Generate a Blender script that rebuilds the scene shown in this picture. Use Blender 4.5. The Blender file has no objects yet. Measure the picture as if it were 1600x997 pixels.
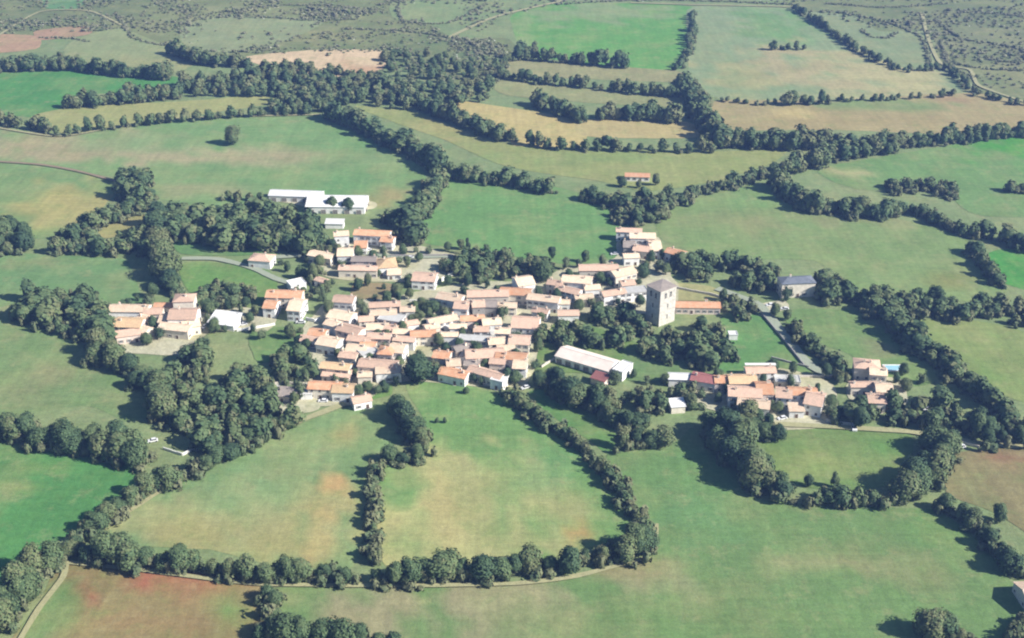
import bpy, bmesh, math, random
import numpy as np
from mathutils import Vector, noise as mnoise
R = math.radians
random.seed(7); rng = np.random.default_rng(7)
S = bpy.context.scene
COL = S.collection
# ---------------------------------------------------------------- camera
CAM_H, PITCH, FPX = 280.0, R(27.3), 1930.0
cam_d = bpy.data.cameras.new("camera"); cam_d.sensor_width = 36; cam_d.lens = 36*FPX/1600
cam_d.clip_start = 1; cam_d.clip_end = 9000
cam = bpy.data.objects.new("camera", cam_d); COL.objects.link(cam)
cam.location = (0, 0, CAM_H); cam.rotation_euler = (R(90)-PITCH, 0, 0); S.camera = cam
# ---------------------------------------------------------------- daylight
SUN_EL, SUN_AZ = R(35), R(-19)          # azimuth measured from +X towards +Y
W = bpy.data.worlds.new("World"); S.world = W; W.use_nodes = True
nt = W.node_tree; bg = nt.nodes['Background']
sky = nt.nodes.new('ShaderNodeTexSky'); sky.sky_type = 'NISHITA'; sky.sun_disc = False
sky.sun_elevation = SUN_EL; sky.sun_rotation = R(90)-SUN_AZ
nt.links.new(sky.outputs[0], bg.inputs[0]); bg.inputs[1].default_value = 0.05; sky.ozone_density = 6; sky.air_density = 1.3
sd = bpy.data.lights.new("sun", 'SUN'); sd.energy = 5.0; sd.angle = R(0.5); sd.color = (1, .955, .88)
sun = bpy.data.objects.new("sun", sd); COL.objects.link(sun)
sv = Vector((math.cos(SUN_EL)*math.cos(SUN_AZ), math.cos(SUN_EL)*math.sin(SUN_AZ), math.sin(SUN_EL)))
sun.rotation_euler = sv.to_track_quat('Z', 'Y').to_euler(); sun.location = (0, 500, 400)
S.view_settings.view_transform = 'Standard'; S.view_settings.look = 'None'
S.view_settings.exposure = 0.95; S.view_settings.gamma = 1
S.cycles.filter_width = 2.1; S.cycles.max_bounces = 4; S.cycles.diffuse_bounces = 2; S.cycles.volume_bounces = 0
# thin summer haze: one closed box of even air round the camera and the land
HZ = bpy.data.materials.new('summer_haze'); HZ.use_nodes = True; _t = HZ.node_tree
_t.nodes.remove(_t.nodes['Principled BSDF']); _v = _t.nodes.new('ShaderNodeVolumePrincipled')
_v.inputs['Color'].default_value = (.27, .45, 1, 1); _v.inputs['Density'].default_value = .00017; _v.inputs['Anisotropy'].default_value = .1
_t.links.new(_v.outputs[0], _t.nodes['Material Output'].inputs['Volume'])
_b = bmesh.new(); bmesh.ops.create_cube(_b, size=1); _m = bpy.data.meshes.new('haze'); _b.to_mesh(_m); _b.free(); _m.materials.append(HZ)
_h = bpy.data.objects.new('haze', _m); COL.objects.link(_h); _h.scale = (12200, 11700, 291.5); _h.location = (0, 3250, 144.25); _h['kind'] = 'stuff'; _h['label'] = 'thin bluish summer haze over the whole countryside'
# ---------------------------------------------------------------- survey helpers: map positions read off the air photograph
SP, CP = math.sin(PITCH), math.cos(PITCH)
def G(px, py, z=0.0):
    cx, cy = px-800.0, 498.5-py
    dy, dz = cy*SP + FPX*CP, cy*CP - FPX*SP
    t = (z-CAM_H)/dz
    return (cx*t, dy*t)
def mpp(py):                            # pixels per metre at a row of the map
    return (py+500.0)*0.889/CAM_H
def lin(c):
    return tuple(((v/255)/12.92 if v/255 <= .04045 else ((v/255+.055)/1.055)**2.4) for v in c)
KF = 0.52
def fcol(c, k=KF):
    return tuple(v*k*t for v, t in zip(lin(c), (1.08, 1.19, .97)))
def link(o, parent=None):
    COL.objects.link(o)
    if parent: o.parent = parent
    return o
SLIM = [('weathered grey-brown tiled', 'grey-brown'), ('faded pink tiled', 'faded pink'), ('pale cream tiled', 'pale cream'), ('sandy ochre tiled', 'sandy ochre'), ('orange tiled', 'orange'),
 (' with ', ', '), (' one ', ' '), ('standing ', ''), (' from the left in the ', ' from left in '), (' in the middle of the ', ' amid the '), (' of the ', ' of '), (' on the ', ' on '), (' the ', ' '), (' at ', ' '), (' in ', ' ')]
def fit(l):
    for a, b in SLIM:
        if len(l.split()) <= 16: break
        l = l.replace(a, b)
    if len(l.split()) > 16: print('LONG', l); l = ' '.join(l.split()[:16])
    return l
def meta(o, label=None, cat=None, group=None, kind=None):
    if label: label = fit(label)
    if label: o['label'] = label
    if cat: o['category'] = cat
    if group: o['group'] = group
    if kind: o['kind'] = kind
    return o
def mesh_np(name, v, f, mats=(), attrs=None, midx=None):
    """v (n,3), f (m,k) all faces of the same size"""
    me = bpy.data.meshes.new(name); v = np.asarray(v, np.float32); f = np.asarray(f, np.int32)
    k = f.shape[1]
    me.vertices.add(len(v)); me.vertices.foreach_set('co', v.ravel())
    me.loops.add(f.size); me.loops.foreach_set('vertex_index', f.ravel())
    me.polygons.add(len(f)); me.polygons.foreach_set('loop_start', np.arange(0, f.size, k, dtype=np.int32))
    if midx is not None: me.polygons.foreach_set('material_index', np.asarray(midx, np.int32))
    me.update(calc_edges=True)
    for m in mats: me.materials.append(m)
    for n, a in (attrs or {}).items():
        at = me.attributes.new(n, 'FLOAT', 'POINT'); at.data.foreach_set('value', np.asarray(a, np.float32))
    return me
ORD = ['first','second','third','fourth','fifth','sixth','seventh','eighth','ninth','tenth','eleventh','twelfth','thirteenth',
 'fourteenth','fifteenth','sixteenth','seventeenth','eighteenth','nineteenth','twentieth']
TENS = {2:'twenty',3:'thirty',4:'forty',5:'fifty',6:'sixty',7:'seventy',8:'eighty',9:'ninety'}
def ordw(i):
    if i < 20: return ORD[i]
    n = i+1; t, u = divmod(n, 10)
    return TENS[t]+'-'+ORD[u-1] if u else {3:'thirtieth',4:'fortieth',5:'fiftieth',6:'sixtieth',7:'seventieth',8:'eightieth',9:'ninetieth'}.get(t,'last')
# ---------------------------------------------------------------- materials
def newmat(name, rough=0.9, spec=0.2):
    m = bpy.data.materials.new(name); m.use_nodes = True
    b = m.node_tree.nodes['Principled BSDF']; b.inputs['Roughness'].default_value = rough
    b.inputs['Specular IOR Level'].default_value = spec
    return m, m.node_tree, b
def N(t, typ, **kw):
    n = t.nodes.new(typ)
    for k, v in kw.items(): setattr(n, k, v)
    return n
def noise_node(t, vec, scale, detail=4, rough=.6):
    n = N(t, 'ShaderNodeTexNoise'); n.inputs['Scale'].default_value = scale
    n.inputs['Detail'].default_value = detail; n.inputs['Roughness'].default_value = rough
    t.links.new(vec, n.inputs['Vector']); return n
def mixc(t, blend, fac, a, b):
    n = N(t, 'ShaderNodeMix', data_type='RGBA', blend_type=blend)
    for s, v in ((0, fac), (6, a), (7, b)):
        if isinstance(v, (int, float)): n.inputs[s].default_value = v
        elif isinstance(v, tuple): n.inputs[s].default_value = (*v[:3], 1)
        else: t.links.new(v, n.inputs[s])
    return n.outputs[2]
def maprange(t, v, a, b, c, d):
    n = N(t, 'ShaderNodeMapRange'); t.links.new(v, n.inputs[0])
    for i, x in enumerate((a, b, c, d)): n.inputs[i+1].default_value = x
    return n.outputs[0]
def ground_mat(name, attr=True, base=(.1, .1, .1), mott=1.0, fine=0.5, straw=.22):
    m, t, b = newmat(name, .95, .1)
    geo = N(t, 'ShaderNodeNewGeometry').outputs['Position']
    if attr:
        c = N(t, 'ShaderNodeVertexColor', layer_name='soil').outputs[0]
    else:
        c = N(t, 'ShaderNodeRGB'); c.outputs[0].default_value = (*base, 1); c = c.outputs[0]
    n1 = noise_node(t, geo, .026, 6, .66); n2 = noise_node(t, geo, .085, 6, .72); n3 = noise_node(t, geo, .9, 4, .7)
    # dry straw coloured and pinkish patches, then lusher patches, then fine tufts
    c = mixc(t, 'MIX', maprange(t, n1.outputs[0], .46, .66, 0, straw*1.3*mott), c, fcol((200, 184, 140)))
    c = mixc(t, 'MIX', maprange(t, n2.outputs[0], .5, .75, 0, .4*mott), c, fcol((120, 158, 92)))
    c = mixc(t, 'MIX', maprange(t, n2.outputs[0], .46, .28, 0, .5*mott), c, fcol((190, 176, 140)))
    mp = N(t, 'ShaderNodeMapping'); t.links.new(geo, mp.inputs[0]); mp.inputs['Scale'].default_value = (.018, .55, 1)
    mp.inputs['Rotation'].default_value = (0, 0, R(7))
    st = noise_node(t, mp.outputs[0], 1.0, 3, .5)      # faint mowing lanes
    sv_ = maprange(t, st.outputs[0], .3, .7, 1-.045*mott, 1+.045*mott)
    fv = maprange(t, n3.outputs[0], .25, .75, 1-.28*fine, 1+.28*fine)
    mu0 = N(t, 'ShaderNodeMath', operation='MULTIPLY'); t.links.new(sv_, mu0.inputs[0]); t.links.new(fv, mu0.inputs[1])
    n4 = noise_node(t, geo, .30, 3, .75); n5 = noise_node(t, geo, .045, 3, .6)
    mp2 = N(t, 'ShaderNodeMapping'); t.links.new(geo, mp2.inputs[0]); mp2.inputs['Scale'].default_value = (.30, .022, 1); mp2.inputs['Rotation'].default_value = (0, 0, R(-24))
    n6 = noise_node(t, mp2.outputs[0], 1.0, 3, .6)      # lanes running away from the viewer
    m4 = N(t, 'ShaderNodeMath', operation='MULTIPLY'); t.links.new(maprange(t, n4.outputs[0], .25, .75, 1-.17*mott, 1+.17*mott), m4.inputs[0]); t.links.new(maprange(t, n5.outputs[0], .3, .7, 1-.10*mott, 1+.08*mott), m4.inputs[1])
    m5 = N(t, 'ShaderNodeMath', operation='MULTIPLY'); t.links.new(m4.outputs[0], m5.inputs[0]); t.links.new(maprange(t, n6.outputs[0], .3, .7, 1-.08*mott, 1+.08*mott), m5.inputs[1])
    mu = N(t, 'ShaderNodeMath', operation='MULTIPLY'); t.links.new(mu0.outputs[0], mu.inputs[0]); t.links.new(m5.outputs[0], mu.inputs[1])
    cc = N(t, 'ShaderNodeCombineColor')
    for i in range(3): t.links.new(mu.outputs[0], cc.inputs[i])
    c = mixc(t, 'MULTIPLY', 1.0, c, cc.outputs[0])
    t.links.new(c, b.inputs['Base Color'])
    bp = N(t, 'ShaderNodeBump'); bp.inputs['Strength'].default_value = .5; bp.inputs['Distance'].default_value = .35
    t.links.new(n3.outputs[0], bp.inputs['Height']); t.links.new(bp.outputs[0], b.inputs['Normal'])
    return m
M_FIELD = ground_mat('field_grass')
M_LAND = ground_mat('rough_pasture', False, fcol((150, 162, 122)), 1.0, .9)
M_GRAVEL = ground_mat('pale_gravel', False, fcol((214, 200, 186), .60), .8, .9, .5)
M_ROAD = ground_mat('worn_asphalt', False, fcol((190, 190, 182)), .12, .4, .1)
M_TRACK = ground_mat('sandy_track', False, fcol((200, 188, 156)), .35, .7, .3)
M_DIRT = ground_mat('brown_earth_track', False, fcol((172, 148, 132)), .3, .7, .2)
def leaf_mat(name, dark, mid, light, dry):
    m, t, b = newmat(name, .75, .15)
    oi = N(t, 'ShaderNodeObjectInfo'); at = N(t, 'ShaderNodeAttribute', attribute_name='tint')
    geo = N(t, 'ShaderNodeNewGeometry').outputs['Position']
    ad = N(t, 'ShaderNodeMath', operation='MULTIPLY_ADD'); t.links.new(oi.outputs['Random'], ad.inputs[0])
    ad.inputs[1].default_value = .72; t.links.new(at.outputs['Fac'], ad.inputs[2])
    r = N(t, 'ShaderNodeValToRGB'); t.links.new(ad.outputs[0], r.inputs[0])
    e = r.color_ramp.elements; e[0].position = .1; e[0].color = (*dark, 1); e[1].position = 1.4 if False else 1; e[1].color = (*dry, 1)
    x = e.new(.45); x.color = (*mid, 1); x = e.new(.8); x.color = (*light, 1)
    n = noise_node(t, geo, .6, 3, .6)
    v = maprange(t, n.outputs[0], .3, .7, .85, 1.15)
    cc = N(t, 'ShaderNodeCombineColor')
    for i in range(3): t.links.new(v, cc.inputs[i])
    t.links.new(mixc(t, 'MULTIPLY', 1, r.outputs[0], cc.outputs[0]), b.inputs['Base Color'])
    return m
M_LEAF = leaf_mat('broadleaf_foliage', (.034, .064, .038), (.068, .110, .050), (.112, .150, .064), (.140, .152, .072))
M_PINE = leaf_mat('conifer_foliage', (.018, .034, .024), (.026, .046, .03), (.036, .058, .034), (.045, .065, .035))
M_BUSH = leaf_mat('bush_foliage', (.038, .066, .038), (.068, .102, .050), (.105, .135, .066), (.14, .15, .078))
M_SCRUB = leaf_mat('scrub_foliage', (.080, .115, .050), (.11, .145, .066), (.15, .175, .085), (.20, .20, .12))
def flatmat(name, c, rough=.85, spec=.2, nscale=.5, amp=.18, metal=0):
    m, t, b = newmat(name, rough, spec); b.inputs['Metallic'].default_value = metal
    tc = N(t, 'ShaderNodeTexCoord').outputs['Object']
    oi = N(t, 'ShaderNodeObjectInfo')
    n = noise_node(t, tc, nscale, 5, .65)
    v = maprange(t, n.outputs[0], .3, .7, 1-amp, 1+amp)
    v2 = maprange(t, oi.outputs['Random'], 0, 1, .9, 1.08)
    mu = N(t, 'ShaderNodeMath', operation='MULTIPLY'); t.links.new(v, mu.inputs[0]); t.links.new(v2, mu.inputs[1])
    cc = N(t, 'ShaderNodeCombineColor')
    for i in range(3): t.links.new(mu.outputs[0], cc.inputs[i])
    t.links.new(mixc(t, 'MULTIPLY', 1, c, cc.outputs[0]), b.inputs['Base Color'])
    return m
M_BARK = flatmat('tree_bark', (.10, .085, .065))
def tile_mat(name, c, c2):
    m, t, b = newmat(name, .85, .2)
    tc = N(t, 'ShaderNodeTexCoord').outputs['Object']
    oi = N(t, 'ShaderNodeObjectInfo')
    n = noise_node(t, tc, .5, 5, .7); n2 = noise_node(t, tc, 1.3, 4, .7)
    col = mixc(t, 'MIX', maprange(t, n.outputs[0], .35, .65, 0, 1), c, c2)
    col = mixc(t, 'MIX', maprange(t, n2.outputs[0], .46, .7, 0, .5), col, tuple(x*.58 for x in c2))
    v2 = maprange(t, oi.outputs['Random'], 0, 1, .82, 1.12)
    cc = N(t, 'ShaderNodeCombineColor')
    for i in range(3): t.links.new(v2, cc.inputs[i])
    t.links.new(mixc(t, 'MULTIPLY', 1, col, cc.outputs[0]), b.inputs['Base Color'])
    wv = N(t, 'ShaderNodeTexWave', wave_type='BANDS', bands_direction='X'); wv.inputs['Scale'].default_value = 1.1
    wv.inputs['Distortion'].default_value = .4
    t.links.new(tc, wv.inputs[0])
    bp = N(t, 'ShaderNodeBump'); bp.inputs['Strength'].default_value = .6; bp.inputs['Distance'].default_value = .12
    t.links.new(wv.outputs[0], bp.inputs['Height']); t.links.new(bp.outputs[0], b.inputs['Normal'])
    return m
KR = .88
def k(c, kk=KR): return tuple(min(.8, v*kk) for v in lin(c))
ROOF = {
 'O': (tile_mat('orange_roof_tiles', k((226, 160, 118)), k((232, 190, 154))), 'orange tiled'),
 'P': (tile_mat('pink_roof_tiles', k((234, 196, 170)), k((214, 184, 160))), 'faded pink tiled'),
 'C': (tile_mat('cream_roof_tiles', k((248, 226, 198)), k((242, 208, 176))), 'pale cream tiled'),
 'Y': (tile_mat('ochre_roof_tiles', k((236, 206, 160)), k((228, 190, 150))), 'sandy ochre tiled'),
 'R': (tile_mat('red_roof_tiles', k((186, 124, 118), .75), k((170, 112, 106), .75)), 'dark red'),
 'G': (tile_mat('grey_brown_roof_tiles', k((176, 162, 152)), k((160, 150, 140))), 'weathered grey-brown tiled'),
 'S': (tile_mat('blue_grey_slate', k((138, 144, 156), .7), k((124, 132, 142), .7)), 'blue-grey slate'),
 'W': (flatmat('white_sheet_roof', (.68, .67, .65), .6, .3, .3, .13), 'white sheet'),
 'B': (flatmat('pale_pink_sheet_roof', (.76, .65, .56), .8, .2, .25, .12), 'pale pinkish'),
 'L': (flatmat('pale_grey_slab_roof', (.50, .49, .46), .8, .2, .4, .12), 'pale grey flat')}
WALL = {
 'c': (flatmat('cream_render', (.72, .65, .54)), 'cream'),
 'w': (flatmat('white_render', (.80, .79, .76)), 'white'),
 's': (flatmat('pale_stone_wall', (.58, .53, .45), nscale=1.6, amp=.25), 'stone'),
 'p': (flatmat('pinkish_render', (.70, .58, .51)), 'pinkish'),
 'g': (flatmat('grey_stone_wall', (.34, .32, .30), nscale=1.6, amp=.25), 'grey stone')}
M_GLASS = flatmat('dark_window_glass', (.035, .04, .05), .15, .5, .5, .05)
M_SHUT = flatmat('window_shutter', (.22, .20, .18)); M_DOOR = flatmat('wooden_door', (.13, .085, .055))
M_STONEW = WALL['s'][0]; M_ROCK = flatmat('white_limestone', (.62, .61, .57), nscale=1.0)
# ---------------------------------------------------------------- the land
def smooth_poly(pts, n=4, closed=True):
    out = []; L = len(pts)
    rngi = range(L) if closed else range(L-1)
    for i in rngi:
        g = (lambda j: pts[j % L]) if closed else (lambda j: pts[max(0, min(L-1, j))])
        p0, p1, p2, p3 = g(i-1), g(i), g(i+1), g(i+2)
        for s in range(n):
            t = s/n; a = .35
            m1 = [(p2[c]-p0[c])*a for c in (0, 1)]; m2 = [(p3[c]-p1[c])*a for c in (0, 1)]
            h1 = 2*t**3-3*t*t+1; h2 = t**3-2*t*t+t; h3 = -2*t**3+3*t*t; h4 = t**3-t*t
            out.append(tuple(h1*p1[c]+h2*m1[c]+h3*p2[c]+h4*m2[c] for c in (0, 1)))
    if not closed: out.append(pts[-1])
    return out
nf = [0]
def sheet(name, pts, mat, label, cat, z=None, color=None, blobs=(), step=6.0):
    w = [G(*p) for p in pts]
    ar = sum(w[i-1][0]*w[i][1]-w[i][0]*w[i-1][1] for i in range(len(w)))
    if color is not None:
        gr = 4.5 if min(p[1] for p in pts) < 330 else 2.0
        w2 = []
        for i in range(len(w)):
            (ax, ay), (bx, by) = w[i-1], w[(i+1) % len(w)]; dx, dy = bx-ax, by-ay; l = math.hypot(dx, dy) or 1; sg = 1 if ar > 0 else -1
            w2.append((w[i][0]+dy/l*gr*sg, w[i][1]-dx/l*gr*sg))
        w = w2
    w = smooth_poly(w, 5)
    w = [(x+mnoise.noise((x*.08, y*.08, 3))*1.6, y+mnoise.noise((x*.08, y*.08, 9))*1.6) for x, y in w]
    nf[0] += 1
    if z is None: z = .03 + .004*nf[0]
    bm = bmesh.new()
    bm.faces.new([bm.verts.new((x, y, z)) for x, y in w])
    xs = [p[0] for p in w]; ys = [p[1] for p in w]
    if color is not None:
        for a, (lo, hi), st in ((0, (min(xs), max(xs)), step), (1, (min(ys), max(ys)), step*1.25)):
            no = (1, 0, 0) if a == 0 else (0, 1, 0)
            nn = max(2, int((hi-lo)/st))
            for i in range(1, nn):
                c = lo+(hi-lo)*i/nn
                bmesh.ops.bisect_plane(bm, geom=bm.verts[:]+bm.edges[:]+bm.faces[:], plane_co=(c, 0, 0) if a == 0 else (0, c, 0), plane_no=no)
    bmesh.ops.triangulate(bm, faces=bm.faces[:])
    bm.normal_update()
    for f in bm.faces:
        if f.normal.z < 0: f.normal_flip()
    me = bpy.data.meshes.new(name); bm.to_mesh(me); bm.free(); me.materials.append(mat)
    if color is not None:
        at = me.color_attributes.new('soil', 'FLOAT_COLOR', 'POINT')
        co = np.empty(len(me.vertices)*3, np.float32); me.vertices.foreach_get('co', co); co = co.reshape(-1, 3)
        base = np.tile(np.array(fcol(color)), (len(co), 1))
        nz = np.array([mnoise.fractal((x*.045, y*.045, 1.7), .8, 2, 4) for x, y, _ in co])
        for bx, by, rx, ry, c, st in blobs:
            gx, gy = G(bx, by); s = mpp(by); ang = PITCH+math.atan((by-498.5)/FPX)
            d = np.sqrt(((co[:, 0]-gx)/(rx/s))**2+((co[:, 1]-gy)/(ry/(s*math.sin(ang))))**2)
            f = np.clip(1.45-d+nz*1.2, 0, 1); f = f*f*(3-2*f)*st
            base = base*(1-f[:, None])+np.array(fcol(c))*f[:, None]
        a4 = np.concatenate([base, np.ones((len(co), 1))], 1).astype(np.float32)
        at.data.foreach_set('color', a4.ravel())
    o = link(bpy.data.objects.new(name, me)); meta(o, label, cat, kind='structure')
    return o
def ribbon(name, pts, width, mat, label, z):
    w = smooth_poly([G(*p) for p in pts], 6, False); L = []; Rr = []
    for i, (x, y) in enumerate(w):
        a = w[max(0, i-1)]; b = w[min(len(w)-1, i+1)]
        dx, dy = b[0]-a[0], b[1]-a[1]; l = math.hypot(dx, dy) or 1
        ww = width*.5*(1+.25*mnoise.noise((x*.1, y*.1, 5)))
        L.append((x-dy/l*ww, y+dx/l*ww, z)); Rr.append((x+dy/l*ww, y-dx/l*ww, z))
    n = len(w)
    me = mesh_np(name, L+Rr, [(i+1, i, n+i, n+i+1) for i in range(n-1)], [mat])
    o = link(bpy.data.objects.new(name, me)); return meta(o, label, 'road' if 'road' in name else 'track', kind='structure')
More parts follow.
